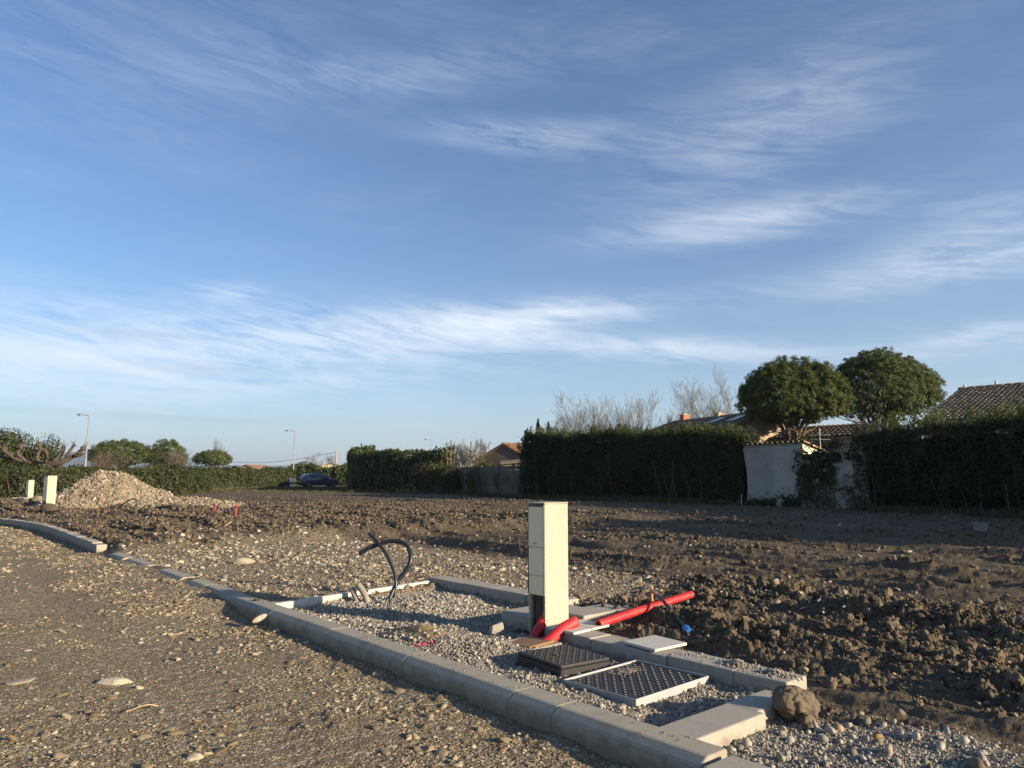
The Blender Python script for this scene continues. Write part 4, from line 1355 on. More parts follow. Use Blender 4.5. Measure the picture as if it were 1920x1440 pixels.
    ring = np.stack([np.concatenate([pf, np.zeros((K, 1)) + gap_low * hs[:, None]], 1), np.concatenate([pf, (hs - 0.25 + wob)[:, None]], 1),
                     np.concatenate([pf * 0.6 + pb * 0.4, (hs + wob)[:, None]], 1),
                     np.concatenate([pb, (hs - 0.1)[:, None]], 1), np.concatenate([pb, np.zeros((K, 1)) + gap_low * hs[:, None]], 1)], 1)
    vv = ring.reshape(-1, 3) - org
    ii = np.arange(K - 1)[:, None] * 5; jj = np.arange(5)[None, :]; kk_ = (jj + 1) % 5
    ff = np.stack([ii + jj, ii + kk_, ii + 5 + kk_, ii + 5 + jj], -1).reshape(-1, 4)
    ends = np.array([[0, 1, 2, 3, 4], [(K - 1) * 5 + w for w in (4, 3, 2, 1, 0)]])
    obj_np('shade_core', vv, [ff, ends], MAT['dark_core'], t)
    B = []
    for _ in range(trunks):
        s0 = np.array([rg.uniform(0.2, L - 0.2)])
        p0 = (at(s0) - nat(s0) * rg.uniform(-0.05, 0.3))[0]
        top = float(hf(s0)[0]) * rg.uniform(0.35, 0.7)
        ln_ = rg.normal(0, 0.06, 2)
        pts = np.array([[p0[0] + ln_[0] * k + rg.normal(0, 0.015), p0[1] + ln_[1] * k + rg.normal(0, 0.015), top * k / 4 - 0.02] for k in range(5)])
        B.append((pts - org, np.linspace(0.02, 0.010, 5)))
    if B:
        v, f = stems(B, 5)
        tag(obj_np('stems', v, f, MAT['bark'], t), kind='stuff')
    return t


def bare_tree(name, label, loc, height, spread_, seed, mat='pale_bark', levels=4, kids=7, up=0.5, r0=0.09, lean=(0, 0), trunk_frac=0.25, cat='tree', nstem=1, group=None):
    """leafless tree: trunk and every branch tapered"""
    rg = np.random.RandomState(seed)
    t = thing(name, label, cat, loc, group=group)
    K = 6
    n = nstem
    multi = float(nstem > 1)
    d = unit(np.stack([rg.normal(0, 0.12 + 0.18 * multi, n) + lean[0], rg.normal(0, 0.10 + 0.15 * multi, n) + lean[1], np.ones(n)], 1))
    p = np.stack([rg.normal(0, .12, n) * multi, rg.normal(0, .12, n) * multi, np.full(n, -0.05)], 1)
    L = height * 0.78 * rg.uniform(0.85, 1.05, n)
    r = np.full(n, r0)
    trunk = []; br = []
    for lev in range(levels + 1):
        pts = [p]; dd = d
        for k in range(K - 1):
            dd = unit(dd + np.array([0, 0, up * 0.16 * (lev > 0)]) + rg.normal(0, 0.035 + 0.02 * lev, (n, 3)))
            pts.append(pts[-1] + dd * (L / (K - 1))[:, None])
        pts = np.stack(pts, 1)
        rad = r[:, None] * np.linspace(1, 0.28, K)[None]
        rad = np.maximum(rad, 0.0042)
        (trunk if lev == 0 else br).append((pts, rad))
        if lev == levels:
            break
        nk = (kids + 4, kids - 1, 4, 3)[lev]
        fr = rg.uniform(trunk_frac if lev == 0 else 0.2, 1.0, (n, nk)).ravel()
        par = np.repeat(np.arange(n), nk)
        x = fr * (K - 1); i0 = np.minimum(x.astype(int), K - 2); w_ = (x - i0)[:, None]
        A = pts[par, i0]; B = pts[par, i0 + 1]
        tt = unit(B - A)
        ref = unit(np.cross(tt, np.array([0.3, 0.7, 0.2])))
        a_ = rg.uniform(0, 6.283, len(par))[:, None]
        side = ref * np.cos(a_) + np.cross(tt, ref) * np.sin(a_)
        side[:, 2] *= 0.5
        d = unit(tt + unit(side) * (spread_ * rg.uniform(0.5, 1.2, len(par)))[:, None])
        p = A + (B - A) * w_
        pr = rad[par, i0] * (1 - w_[:, 0]) + rad[par, i0 + 1] * w_[:, 0]
        r = np.maximum(0.005, pr * rg.uniform(0.45, 0.65, len(par)))
        L = L[par] * rg.uniform(0.40, 0.64, len(par)) * (1.2 - 0.45 * fr)
        n = len(par)
    trunk = [(q[0], q[1]) for lv in trunk for q in zip(*lv)]
    br = [(q[0], q[1]) for lv in br for q in zip(*lv)]
    v, f = stems(trunk, 8)
    obj_np('trunk', v, f, MAT[mat], t, smooth=True)
    v, f = stems(br, 3)
    obj_np('crown', v, f, MAT[mat], t)
    return t


def umbrella_pine(name, label, loc, w, zt, zb, seed, clumps=520, needles=46, limbs=9, tuft=0.30, group=None):
    rg = np.random.RandomState(seed)
    t = thing(name, label, 'tree', loc, group=group)
    H = zt - zb
    zc = zb + H * 0.30
    # clump centres: dome above, shallower belly below
    n = clumps
    d = unit(rg.normal(size=(n, 3)))
    upm = rg.uniform(0, 1, n) < 0.80
    d[:, 2] = np.where(upm, np.abs(d[:, 2]), -np.abs(d[:, 2]))
    rad = rg.uniform(0.5, 1.0, n) ** 0.42
    lob = 1 + 0.07 * np.sin(3 * np.arctan2(d[:, 1], d[:, 0]) + seed) + 0.04 * np.sin(5 * np.arctan2(d[:, 1], d[:, 0]) + 2 * seed)
    C = d * rad[:, None] * lob[:, None]
    C = C + 0.032 * rg.normal(size=C.shape)
    C[:, 0] *= w / 2; C[:, 1] *= w / 2
    C[:, 2] *= np.where(C[:, 2] > 0, zt - zc, zc - zb) * 0.97
    C[:, 2] += zc
    outw = unit(d * np.array([1, 1, 0.7]) + np.array([0, 0, 0.75]))
    P = np.repeat(C, needles, 0); O = np.repeat(outw, needles, 0)
    m_ = len(P)
    dirn = unit(O * 0.85 + 0.75 * rg.normal(size=(m_, 3)))
    dirn[:, 2] = np.where(dirn[:, 2] < -0.3, -dirn[:, 2] * 0.5, dirn[:, 2])
    size = np.repeat(rg.uniform(0.7, 1.25, n) * tuft, needles)
    base = P + dirn * (size * rg.uniform(0.05, 0.5, m_))[:, None]
    v, f = leaves(base + dirn * (size * 0.4)[:, None], unit(O + 0.4 * rg.normal(size=(m_, 3))), tuft * 0.85, tuft * 0.15, rg, 0.35, dirn)
    obj_np('crown', v, f, MAT['pine_needle'], t)
    # trunk forking low into spreading limbs
    B = []; K = 6
    for q in range(limbs):
        a_ = q / limbs * 6.283 + rg.uniform(-.3, .3)
        rr_ = w * 0.5 * rg.uniform(0.3, 0.8)
        fork = zb * rg.uniform(0.30, 0.62)
        e = np.array([math.cos(a_) * rr_, math.sin(a_) * rr_, zc + rg.uniform(-0.1, 0.45) * (zt - zc)])
        s_ = np.array([0, 0, fork])
        mid = s_ * 0.5 + e * 0.5 + np.array([math.cos(a_) * -rr_ * 0.10, math.sin(a_) * -rr_ * 0.10, 0.12 * H])
        c_ = smooth_path([s_, mid, e], 10)[:11]
        idx = np.linspace(0, len(c_) - 1, K).astype(int)
        B.append((c_[idx], np.linspace(0.085, 0.03, K) * (w / 5)))
        for _ in range(7):
            i0 = rg.randint(2, K - 1)
            st = c_[idx][i0]
            e2 = st + np.array([rg.normal(0, .16) * w, rg.normal(0, .16) * w, rg.uniform(0.05, 0.35) * H])
            ln = np.linspace(0, 1, K)[:, None]
            B.append((st + (e2 - st) * ln + rg.normal(0, .03, (K, 3)), np.linspace(0.03, 0.010, K) * (w / 5)))
    v, f = stems(B, 5)
    obj_np('limbs', v, f, MAT['bark'], t, smooth=True)
    tr = [(np.array([[0.03 * k * (-1) ** k, 0.02 * k, -0.1 + k / 5 * (zb * 0.66)] for k in range(6)]), np.linspace(0.17, 0.11, 6) * (w / 5))]
    v, f = stems(tr, 10)
    obj_np('trunk', v, f, MAT['bark'], t, smooth=True)
    return t


def bush(name, label, loc, dims, mat, n, seed, leaf=(0.12, 0.06), cat='bush', trunk=False, lobes=7, group=None, twigs=0):
    rg = np.random.RandomState(seed)
    t = thing(name, label, cat, loc, group=group)
    w, d_, h = dims
    P = []; N = []
    per = n // lobes
    for q in range(lobes):
        c = np.array([rg.uniform(-.30, .30) * w, rg.uniform(-.30, .30) * d_, h * rg.uniform(0.30, 0.70)]) if q else np.array([0, 0, h * 0.55])
        rad = np.array([w * rg.uniform(.2, .34), d_ * rg.uniform(.2, .34), h * rg.uniform(.22, .36)]) if q else np.array([w * .38, d_ * .38, h * .45])
        dd = unit(rg.normal(size=(per, 3)))
        k = rg.uniform(0.62, 1.06, per) + 0.12 * np.sin(dd[:, 0] * 5 + q) * np.cos(dd[:, 2] * 4 + q)
        pp = c + dd * rad * k[:, None]
        P.append(pp); N.append(dd)
    P = np.vstack(P); N = np.vstack(N)
    P[:, 2] = np.abs(P[:, 2])
    P[:, 2] *= h / P[:, 2].max()
    v, f = leaves(P, N + np.array([0, 0, .3]), leaf[0], leaf[1], rg, 0.8, N * 0.5 + np.array([0, 0, 0.6]))
    obj_np('crown' if trunk else 'foliage', v, f, MAT[mat], t)
    B = []
    for q in range(10):
        e = P[rg.randint(len(P))] * np.array([0.8, 0.8, 0.85])
        ln = np.linspace(0, 1, 5)[:, None]
        B.append((ln * e + rg.normal(0, 0.02, (5, 3)) * w * 0.3, np.linspace(0.05, 0.012, 5) * h / 3))
    for q in range(twigs):
        e = P[rg.randint(len(P))] * 1.05 + rg.normal(0, 0.08, 3) * h
        ln = np.linspace(0.3, 1, 5)[:, None]
        B.append((ln * e, np.linspace(0.014, 0.005, 5)))
    v, f = stems(B, 5)
    obj_np('trunk' if trunk else 'stems', v, f, MAT['bark'], t)
    return t


def cypress(name, label, loc, w, h, seed, n=2600):
    rg = np.random.RandomState(seed)
    t = thing(name, label, 'tree', loc, group='small dark conifers')
    q = rg.uniform(0, 1, n) ** 0.8
    a_ = rg.uniform(0, 6.283, n)
    rad = w / 2 * (1 - q) ** 0.8 * (0.55 + 0.45 * np.abs(np.sin(q * 16 + a_ * 2))) * rg.uniform(0.5, 1.05, n)
    o_ = np.stack([np.cos(a_), np.sin(a_), np.zeros(n)], 1)
    P = o_ * rad[:, None]; P[:, 2] = 0.2 + q * (h - 0.2)
    v, f = leaves(P, o_ + np.array([0, 0, .4]), 0.16, 0.05, rg, 0.5, o_ * 0.9 + np.array([0, 0, 0.5]))
    obj_np('crown', v, f, MAT['conifer_leaf'], t)
    v, f = stems([(np.array([[0, 0, k / 5 * h * 0.95] for k in range(6)]), np.linspace(0.09, 0.015, 6))], 6)
    obj_np('trunk', v, f, MAT['bark'], t)
    return t


# ------------------------------------------------------------------ hedges along the plot
cyp_h = lambda s: 3.36 - 0.030 * s + 0.09 * np.sin(s * 1.3) + 0.05 * np.sin(s * 3.1)
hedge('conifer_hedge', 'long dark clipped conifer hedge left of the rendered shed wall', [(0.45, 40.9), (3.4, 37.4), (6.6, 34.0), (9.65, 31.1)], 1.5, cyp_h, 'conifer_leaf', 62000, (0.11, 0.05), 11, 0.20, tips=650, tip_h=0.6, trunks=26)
rh_h = lambda s: 2.72 + 0.028 * s + 0.05 * np.sin(s * 1.1) + 1.45 * sstep(15.0, 17.6, s)  # last term: out-of-view stretch made taller to shade the field
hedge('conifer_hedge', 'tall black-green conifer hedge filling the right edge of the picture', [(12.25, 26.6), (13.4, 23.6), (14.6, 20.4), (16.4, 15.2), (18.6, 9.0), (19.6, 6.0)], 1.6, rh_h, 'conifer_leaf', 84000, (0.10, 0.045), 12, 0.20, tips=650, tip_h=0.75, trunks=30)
blk_h = lambda s: 3.12 + 0.12 * np.sin(s * 0.9) + 0.55 * np.exp(-((s - 24.5) / 1.5) ** 2)
hedge('laurel_hedge', 'big dense laurel hedge beyond the field right of the parked car', [(-18.2, 85.0), (-15.6, 72.0), (-13.0, 59.6), (-11.0, 57.6), (-8.0, 55.2), (-4.9, 53.4)], 2.0, blk_h, 'laurel_leaf', 46000, (0.19, 0.085), 13, 0.2, tips=60, tip_h=0.3, trunks=8)  # first two points: hidden return of the hedge, added to shade the car
hedge('clipped_hedge', 'long sunlit green hedge across the back of the field on the left', [(-60.0, 62.5), (-44, 66.0), (-34, 70.0), (-28.5, 76.0), (-26.5, 91.0)], 2.0, lambda s: 1.92 + 0.14 * np.sin(s * 0.7) + 0.08 * np.sin(s * 2.1), 'shrub_leaf', 52000, (0.22, 0.10), 14, 0.25, tips=110, tip_h=0.35, trunks=8)
hedge('roadside_hedge', 'low yellow-green hedge on the far side of the street behind the car', [(-30, 100), (-24, 99), (-17.5, 98)], 1.6, lambda s: 2.6 + 0.3 * np.sin(s * 0.9), 'laurel_leaf', 9000, (0.24, 0.11), 15, 0.3, tips=24, tip_h=0.4, trunks=3)
hedge('overgrown_hedge', 'scruffy brown-green hedge behind the two far utility pillars', [(-44.0, 38.0), (-33.0, 40.0), (-25.5, 43.5), (-21.5, 48.5), (-24.5, 61.0)], 2.2, lambda s: 1.62 + 0.2 * np.sin(s * 0.55) + 0.1 * np.sin(s * 1.9), 'shrub_leaf', 44000, (0.15, 0.07), 16, 0.3, tips=60, tip_h=0.45, trunks=30)

# ------------------------------------------------------------------ trees
umbrella_pine('umbrella_pine', 'nearer round-crowned umbrella pine above the rendered shed', (13.75, 36.2, 0), 5.0, 6.95, 3.75, 3, 2300, 44, 14, 0.215)
umbrella_pine('umbrella_pine', 'taller umbrella pine behind, its crown touching the big tiled roof', (21.15, 42.5, 0), 6.2, 8.35, 4.55, 8, 2500, 44, 13, 0.235)
umbrella_pine('umbrella_pine', 'broad umbrella pine behind the sunlit hedge on the left', (-52.5, 100, 0), 8.2, 6.0, 2.6, 21, 700, 30, 8, 0.42)
umbrella_pine('umbrella_pine', 'darker rounded pine just right of the broad left one', (-46.8, 101, 0), 5.0, 6.1, 2.1, 22, 420, 30, 7, 0.42)
umbrella_pine('umbrella_pine', 'small isolated umbrella pine by the far cream house', (-48.2, 120, 0), 5.8, 5.3, 2.9, 23, 450, 30, 7, 0.42)
bush('dark_tree', 'small dark leafy tree at the left flank of the broad pine', (-54.4, 99, 0), (2.6, 2.6, 5.0), 'shrub_leaf', 2600, 31, (0.3, 0.14), 'tree', True)
bush('evergreen_tree', 'dark evergreen tree at the left edge behind the pollarded plane', (-35.0, 51.5, 0), (6.6, 5.0, 4.75), 'shrub_leaf', 13000, 32, (0.22, 0.10), 'tree', True, 10)
bush('evergreen_tree', 'grey-green evergreen peeping between the pollarded branches', (-32.3, 51.8, 0), (2.5, 2.4, 4.25), 'shrub_leaf', 4200, 33, (0.20, 0.08), 'tree', True, 8, twigs=30)

bare_tree('bare_tree', 'tallest bare tree behind the left part of the conifer hedge', (4.5, 51.0, 0), 7.0, 0.8, 41, levels=4, kids=10, r0=0.10, nstem=1, up=0.7, trunk_frac=0.25)
bare_tree('bare_tree', 'thin bare tree left of the tallest one behind the conifer hedge', (2.9, 52.0, 0), 5.6, 0.75, 42, levels=4, kids=7, r0=0.07, nstem=1, up=0.6, trunk_frac=0.3)
bare_tree('bare_tree', 'bushy bare tree in the middle above the conifer hedge', (7.0, 49.5, 0), 6.0, 0.65, 43, levels=3, kids=10, r0=0.05, nstem=5, up=0.9)
bare_tree('bare_tree', 'upright bare shrub tree just left of the red chimney', (9.3, 49.0, 0), 5.8, 0.5, 44, levels=3, kids=8, r0=0.06, nstem=5, up=0.9)
bare_tree('bare_tree', 'tall bare tree left of the nearer umbrella pine', (13.4, 51.0, 0), 7.6, 0.8, 45, levels=4, kids=10, r0=0.11, nstem=1, up=0.6)
bare_tree('bare_tree', 'second tall bare tree half hidden by the nearer pine', (15.2, 51.5, 0), 8.3, 0.7, 46, levels=4, kids=10, r0=0.11, nstem=1, up=0.7)
bare_tree('bare_tree', 'small round bare tree beside the far house with the pole', (-31.0, 118, 0), 5.4, 0.8, 47, levels=4, kids=8, r0=0.12, nstem=2, up=0.3)
bare_tree('bare_tree', 'grey bare poplar standing behind the small umbrella pine', (-58.0, 150, 0), 8.4, 0.3, 48, levels=3, kids=9, r0=0.12, nstem=3, up=1.2)
bare_tree('bare_tree', 'pale feathery bare tree behind the lopped trunks', (-3.1, 58.0, 0), 3.7, 0.5, 49, levels=4, kids=8, r0=0.06, nstem=3, up=0.8)
bare_tree('bare_shrub', 'brown leafless shrubs growing along the sunlit hedge', (-43.5, 80.0, 0), 3.6, 0.7, 50, 'bark', 3, 8, r0=0.06, nstem=6, up=0.5, cat='shrub')
bare_tree('bare_shrub', 'bare twiggy shrub between the pines and the small umbrella pine', (-44.0, 98.0, 0), 4.2, 0.7, 51, 'bark', 3, 8, r0=0.06, nstem=6, up=0.4, cat='shrub')
for k, (x_, y_, w_, h_) in enumerate(((1.0, 53.0, 1.5, 4.5), (1.85, 52.5, 1.7, 5.3), (2.6, 52.8, 1.7, 5.1), (3.3, 53.5, 1.5, 4.7))):
    cypress('conifer', ['leftmost low dark conifer tip at the left end of the conifer hedge', 'tallest dark conifer tip left of the bare trees',
                        'second dark conifer right of the tallest tip', 'small conifer tip against the bare trunks'][k], (x_, y_, 0), w_, h_, 60 + k)
cypress('conifer', 'dark conifer tip between the far pine and the big tiled roof', (27.3, 48.0, 0), 2.6, 7.0, 66)

# pollarded plane tree on the left
t = thing('pollarded_plane', 'gnarled pollarded plane tree with knobbly stumps at the far left', 'tree', (-28.2, 45.2, 0))
rg = np.random.RandomState(3)
MB().tube(smooth_path([(0, 0, -0.1), (0.05, 0, 0.8), (-0.05, 0, 1.7), (0.0, 0, 2.0)], 12), np.linspace(0.42, 0.36, 13), 12).build('trunk', MAT['plane_bark'], t, smooth=True)
for q, (pts, r0) in enumerate([
        ([(0, 0, 1.9), (0.7, -0.1, 2.05), (1.3, 0.0, 2.35), (1.9, 0.05, 2.75), (2.2, 0, 3.05)], 0.26),
        ([(1.0, 0, 2.2), (1.25, -0.1, 2.6), (1.45, -0.1, 2.95), (1.6, -0.1, 3.15)], 0.16),
        ([(0.2, 0, 1.95), (0.55, 0.2, 2.5), (0.75, 0.2, 2.85), (0.72, 0.2, 3.1)], 0.17),
        ([(1.5, 0, 2.5), (1.9, -0.2, 2.45), (2.25, -0.2, 2.62)], 0.13),
        ([(0, 0, 1.9), (-0.8, 0.1, 2.05), (-1.6, 0.0, 2.2), (-2.3, -0.1, 2.55), (-2.8, -0.1, 2.95)], 0.27),
        ([(-0.6, 0, 2.0), (-0.75, 0.1, 2.5), (-0.6, 0.1, 2.9), (-0.75, 0.1, 3.2)], 0.18),
        ([(-1.4, 0, 2.15), (-1.7, -0.2, 2.6), (-1.55, -0.2, 3.0)], 0.16),
        ([(-2.1, 0, 2.45), (-2.6, 0.2, 2.3), (-3.4, 0.2, 2.6), (-4.0, 0.2, 2.7)], 0.15),
        ([(-0.2, 0, 1.9), (0.1, -0.4, 2.2), (0.35, -0.7, 2.5), (0.3, -0.8, 2.75)], 0.16)]):
    p = smooth_path(pts, 18)
    n_ = len(p)
    rad = 0.72 * np.linspace(r0, r0 * 0.5, n_) * (1 + 0.16 * np.sin(np.arange(n_) * 1.9 + q))
    rad[-3:] *= np.array([1.5, 1.75, 1.25])                     # swollen pollard head
    p = p + rg.normal(0, 0.022, p.shape)
    lb = MB().tube(p, rad, 10).build('limb', MAT['plane_bark'], t, smooth=True)
    B = []
    for _ in range(9):
        dd = unit(np.array([rg.normal(), rg.normal(), abs(rg.normal()) + .3]))
        B.append((p[-1] + dd[None] * np.linspace(0, rg.uniform(.15, .5), 4)[:, None], np.linspace(0.022, 0.006, 4)))
    v, f = stems(B, 4)
    tag(obj_np('shoots', v, f, MAT['bark'], lb), kind='stuff')

# lopped trunks behind the fence
for lab, x_, y_, hs, sd_ in (('lopped conifer trunk with stubby side branches left of the brown gable', -4.3, 52.0, 3.75, 5), ('second lopped trunk with forked stubs nearer the brown gable', -2.9, 52.5, 3.7, 6)):
    t = thing('lopped_tree', lab, 'tree', (x_, y_, 0), group='lopped trunks behind the fence')
    rg = np.random.RandomState(sd_)
    v, f = stems([(np.array([[rg.normal(0, .02), 0, k / 5 * hs] for k in range(6)]), np.linspace(0.09, 0.045, 6))], 8)
    obj_np('trunk', v, f, MAT['bark'], t)
    for q in range(15):
        z0 = rg.uniform(1.9, hs * 0.92)
        a_ = rg.uniform(0, 6.283); l_ = rg.uniform(0.25, 0.6) * (1.25 - z0 / hs * 0.6)
        e = np.array([math.cos(a_) * l_, math.sin(a_) * l_, z0 + l_ * 0.45])
        ln = np.linspace(0, 1, 4)[:, None]
        v, f = stems([(np.array([0, 0, z0]) + (e - np.array([0, 0, z0])) * ln, np.linspace(0.038, 0.022, 4))], 6)
        obj_np('branch_stub', v, f, MAT['bark'], t)
    for q in range(2):
        xo = rg.uniform(0.25, 0.5) * (1 if q else -1)
        pts = np.array([[0, 0, 1.6], [xo * 0.8, 0, 2.1], [xo, 0, 2.6], [xo, 0, hs * 0.98]])
        v, f = stems([(pts, np.array([0.05, 0.045, 0.035, 0.025]))], 6)
        obj_np('side_stem', v, f, MAT['bark'], t)
for lab, loc, dims, n_, sd_, mt in (('round green bush before the brown gable house', (-1.9, 47.5, 0), (2.6, 1.8, 2.35), 6000, 71, 'laurel_leaf'),
                                    ('yellow-green bush behind the left end of the concrete fence', (-5.2, 51.5, 0), (2.2, 1.6, 2.3), 4200, 72, 'laurel_leaf'),
                                    ('green bush at the foot of the lopped trunks', (-3.7, 50.0, 0), (2.2, 1.6, 2.5), 4800, 73, 'shrub_leaf'),
                                    ('dry brown shrub at the right end of the laurel hedge', (-5.7, 52.2, 0), (2.4, 1.2, 2.5), 2600, 74, 'dry_leaf'),
                                    ('ivy-leaved climber on the brown gable wall', (-0.05, 56.6, 0.6), (1.3, 0.6, 2.0), 1800, 75, 'laurel_leaf')):
    bush('bush', lab, loc, dims, mt, n_, sd_, (0.15, 0.07), twigs=22)

# ------------------------------------------------------------------ buildings
plain('ochre_render', (0.18, 0.14, 0.09), 0.95, var=0.25, scale=1.2, world=True)
plain('cream_render', (0.66, 0.57, 0.40), 0.95, var=0.12, scale=1.0, world=True)
plain('tan_render', (0.36, 0.29, 0.20), 0.95, var=0.25, scale=1.2, world=True)
plain('brick_red', (0.36, 0.13, 0.07), 0.9, var=0.3, scale=10, world=True)
plain('glass', (0.08, 0.09, 0.10), 0.25, var=0.05)
plain('shutter', (0.20, 0.15, 0.10), 0.8)
stone_material('roof_tile', [(0.0, (0.21, 0.148, 0.092)), (0.5, (0.29, 0.215, 0.14)), (1.0, (0.38, 0.30, 0.21))], scale=6, dirt=(0.14, 0.112, 0.078), dirt_amt=0.6)
stone_material('red_roof_tile', [(0.0, (0.19, 0.105, 0.062)), (1.0, (0.29, 0.17, 0.105))], scale=6, dirt=(0.2, 0.13, 0.09), dirt_amt=0.4)


def tile_shape(wid, ln):
    """one canal tile: tapered half pipe lying along -y (down the slope)"""
    S = 6
    V = []
    for (y_, r_) in ((0, wid * 0.42), (-ln, wid * 0.52)):
        for k in range(S + 1):
            a_ = math.pi * k / S
            V.append((math.cos(a_) * r_, y_, math.sin(a_) * r_ * 0.85))
    F = [(k, k + 1, S + 2 + k, S + 1 + k) for k in range(S)]
    # a lip of real thickness at the lower end
    n0 = len(V)
    for k in range(S + 1):
        a_ = math.pi * k / S
        V.append((math.cos(a_) * wid * 0.43, -ln + 0.001, math.sin(a_) * wid * 0.43 * 0.8))
    F += [(S + 1 + k, S + 2 + k, n0 + k + 1, n0 + k) for k in range(S)]
    return np.array(V), np.array(F)


def roof_plane(parent, org, ux, dn, width, length, mat, tw=0.26, tl=0.36, single=0, name='roof', seed=0, thick=0.06):
    """org: ridge corner (local), ux: unit along ridge, dn: unit down the slope; slab plus tiles"""
    rg = np.random.RandomState(seed)
    org = np.array(org, float); ux = unit(np.array(ux, float)); dn = unit(np.array(dn, float))
    nz = np.cross(ux, -dn); nz = nz * np.sign(nz[2] or 1)
    c = [org, org + ux * width, org + ux * width + dn * length, org + dn * length]
    m = MB().poly([*c, *[p - nz * thick for p in c]], [(0, 1, 2, 3), (4, 5, 6, 7), (0, 1, 5, 4), (1, 2, 6, 5), (2, 3, 7, 6), (3, 0, 4, 7)])
    slab = m.build(name, MAT[mat], parent)
    M = np.stack([ux, -dn, nz], 1)
    if np.linalg.det(M) < 0:
        M[:, 0] *= -1
    tv, tf = tile_shape(tw, tl * 1.14)
    nc = int(width / tw); nr = int(length / tl)
    cells = [(i, j) for i in range(nc) for j in range(nr)]
    V = []; F = []
    me = mesh_np('tile', tv, tf, MAT[mat], True)
    for q, (i, j) in enumerate(cells):
        p = org + ux * ((i + 0.5) * width / nc + rg.normal(0, 0.006)) + dn * (j * tl + rg.normal(0, .01)) + nz * (0.012 + rg.uniform(0, .008))
        tilt = 0.055
        if q < single:
            o = link(bpy.data.objects.new('tile', me), slab)
            rot = Matrix(M.tolist()).to_4x4()
            o.matrix_local = Matrix.Translation(p) @ rot @ Matrix.Rotation(-tilt + rg.normal(0, .01), 4, 'X') @ Matrix.Rotation(rg.normal(0, .02), 4, 'Z')
        else:
            vv = tv.copy(); vv[:, 2] += -vv[:, 1] * tilt * 0.0 + 0.03 * (-vv[:, 1] / tl) * 0.6
            F.append(tf + len(V) * len(tv)); V.append(vv @ M.T + p)
    if V:
        tag(obj_np('tiles', np.vstack(V), np.vstack(F), MAT[mat], slab, smooth=True), kind='stuff')
    return slab


def ridge_caps(slab, p0, p1, mat, step=0.38, r=0.11):
    p0 = np.array(p0, float); p1 = np.array(p1, float)
    n = max(1, int(np.linalg.norm(p1 - p0) / step))
    d = (p1 - p0) / n
    for k in range(n):
        a_ = p0 + d * k
        MB().tube([a_ - d * 0.04, a_ + d * 1.04], [r * 0.92, r * 1.06], 10).build('ridge_tile', MAT[mat], slab, smooth=True)


up = np.array([0, 0, 1.0])
UX = np.array([CX, SX, 0.0]); VY = np.array([-SX, CX, 0.0])        # along and away from the plot edge
# large house at the right edge
t = thing('tiled_house', 'house with broad weathered tile roof rising over the hedge at the right edge', 'house', (21.9, 36.0, 0))
dn = unit(-VY * 1.0 - up * 0.36); dnb = unit(VY - up * 0.36)
roof = roof_plane(t, (0, 0, 5.42), UX, dn, 8.2, 5.6, 'roof_tile', 0.215, 0.33, single=300, seed=1)
roof_plane(t, (0, 0, 5.42), UX, dnb, 8.2, 5.6, 'roof_tile', 0.3, 0.45, seed=2)
ridge_caps(roof, np.array([0, 0, 5.47]), np.array([0, 0, 5.47]) + UX * 8.2, 'roof_tile')
e_ = 5.2
ctr = np.array([0, 0, 0.0])
q = [ctr - VY * e_ + UX * 0.2, ctr - VY * e_ + UX * 8.0, ctr + VY * e_ + UX * 8.0, ctr + VY * e_ + UX * 0.2]
hz = 5.42 - e_ * 0.36 - 0.12
m = MB().poly([*q, *[p + up * hz for p in q], ctr + UX * 0.2 + up * 5.25, ctr + UX * 8.0 + up * 5.25],
              [(0, 1, 5, 4), (2, 3, 7, 6), (3, 0, 4, 8, 7), (1, 2, 6, 9, 5), (0, 3, 2, 1)])
m.build('wall', MAT['tan_render'], t)
vp = np.array([0, 0, 5.42]) + UX * 1.6
MB().tube([vp, vp + up * 0.32], 0.05, 8).build('vent_pipe', MAT['galvanised'], t)
vp = np.array([0, 0, 5.42]) + UX * 0.25
MB().tube([vp, vp + up * 0.25], 0.05, 8).build('vent_pipe', MAT['galvanised'], t)

# long house behind the conifer hedge
t = thing('long_house', 'long low house with dark tile roof, red chimney and skylights behind the hedge', 'house', (9.9, 45.3, 0))
LX = unit(np.array([0.40, -0.917, 0])); LY = np.array([-LX[1], LX[0], 0])
dn = unit(-LY - up * 0.34); dnb = unit(LY - up * 0.34)
roof = roof_plane(t, (0, 0, 4.5), LX, dn, 8.2, 4.6, 'roof_tile', 0.27, 0.40, seed=3)
roof_plane(t, (0, 0, 4.5), LX, dnb, 8.2, 2.2, 'roof_tile', 0.27, 0.40, seed=4)
for nm, e0_, e1_ in (('hip', LX * 0.0, -LX * 2.6),):
    c_ = [e0_ + up * 4.5, e0_ - LY * 4.35 + up * 3.02, e1_ - LY * 4.35 + up * 3.02, e1_ + LY * 4.35 + up * 3.02, e0_ + LY * 4.35 + up * 3.02]
    MB().poly([*c_, *[p - up * .07 for p in c_]], [(0, 1, 2), (0, 2, 3), (0, 3, 4), (5, 6, 7), (5, 7, 8), (5, 8, 9), (1, 2, 7, 6), (2, 3, 8, 7), (3, 4, 9, 8)]).build('hip', MAT['roof_tile'], roof)
ridge_caps(roof, np.array([0, 0, 4.53]), np.array([0, 0, 4.53]) + LX * 8.2, 'roof_tile')
q = [-LY * 4.3 + LX * 0.2, -LY * 4.3 + LX * 8.0, LY * 1.9 + LX * 8.0, LY * 1.9 + LX * 0.2]
hz = 4.5 - 4.3 * 0.34 - 0.1
hz2 = 4.5 - 1.9 * 0.34 - 0.1
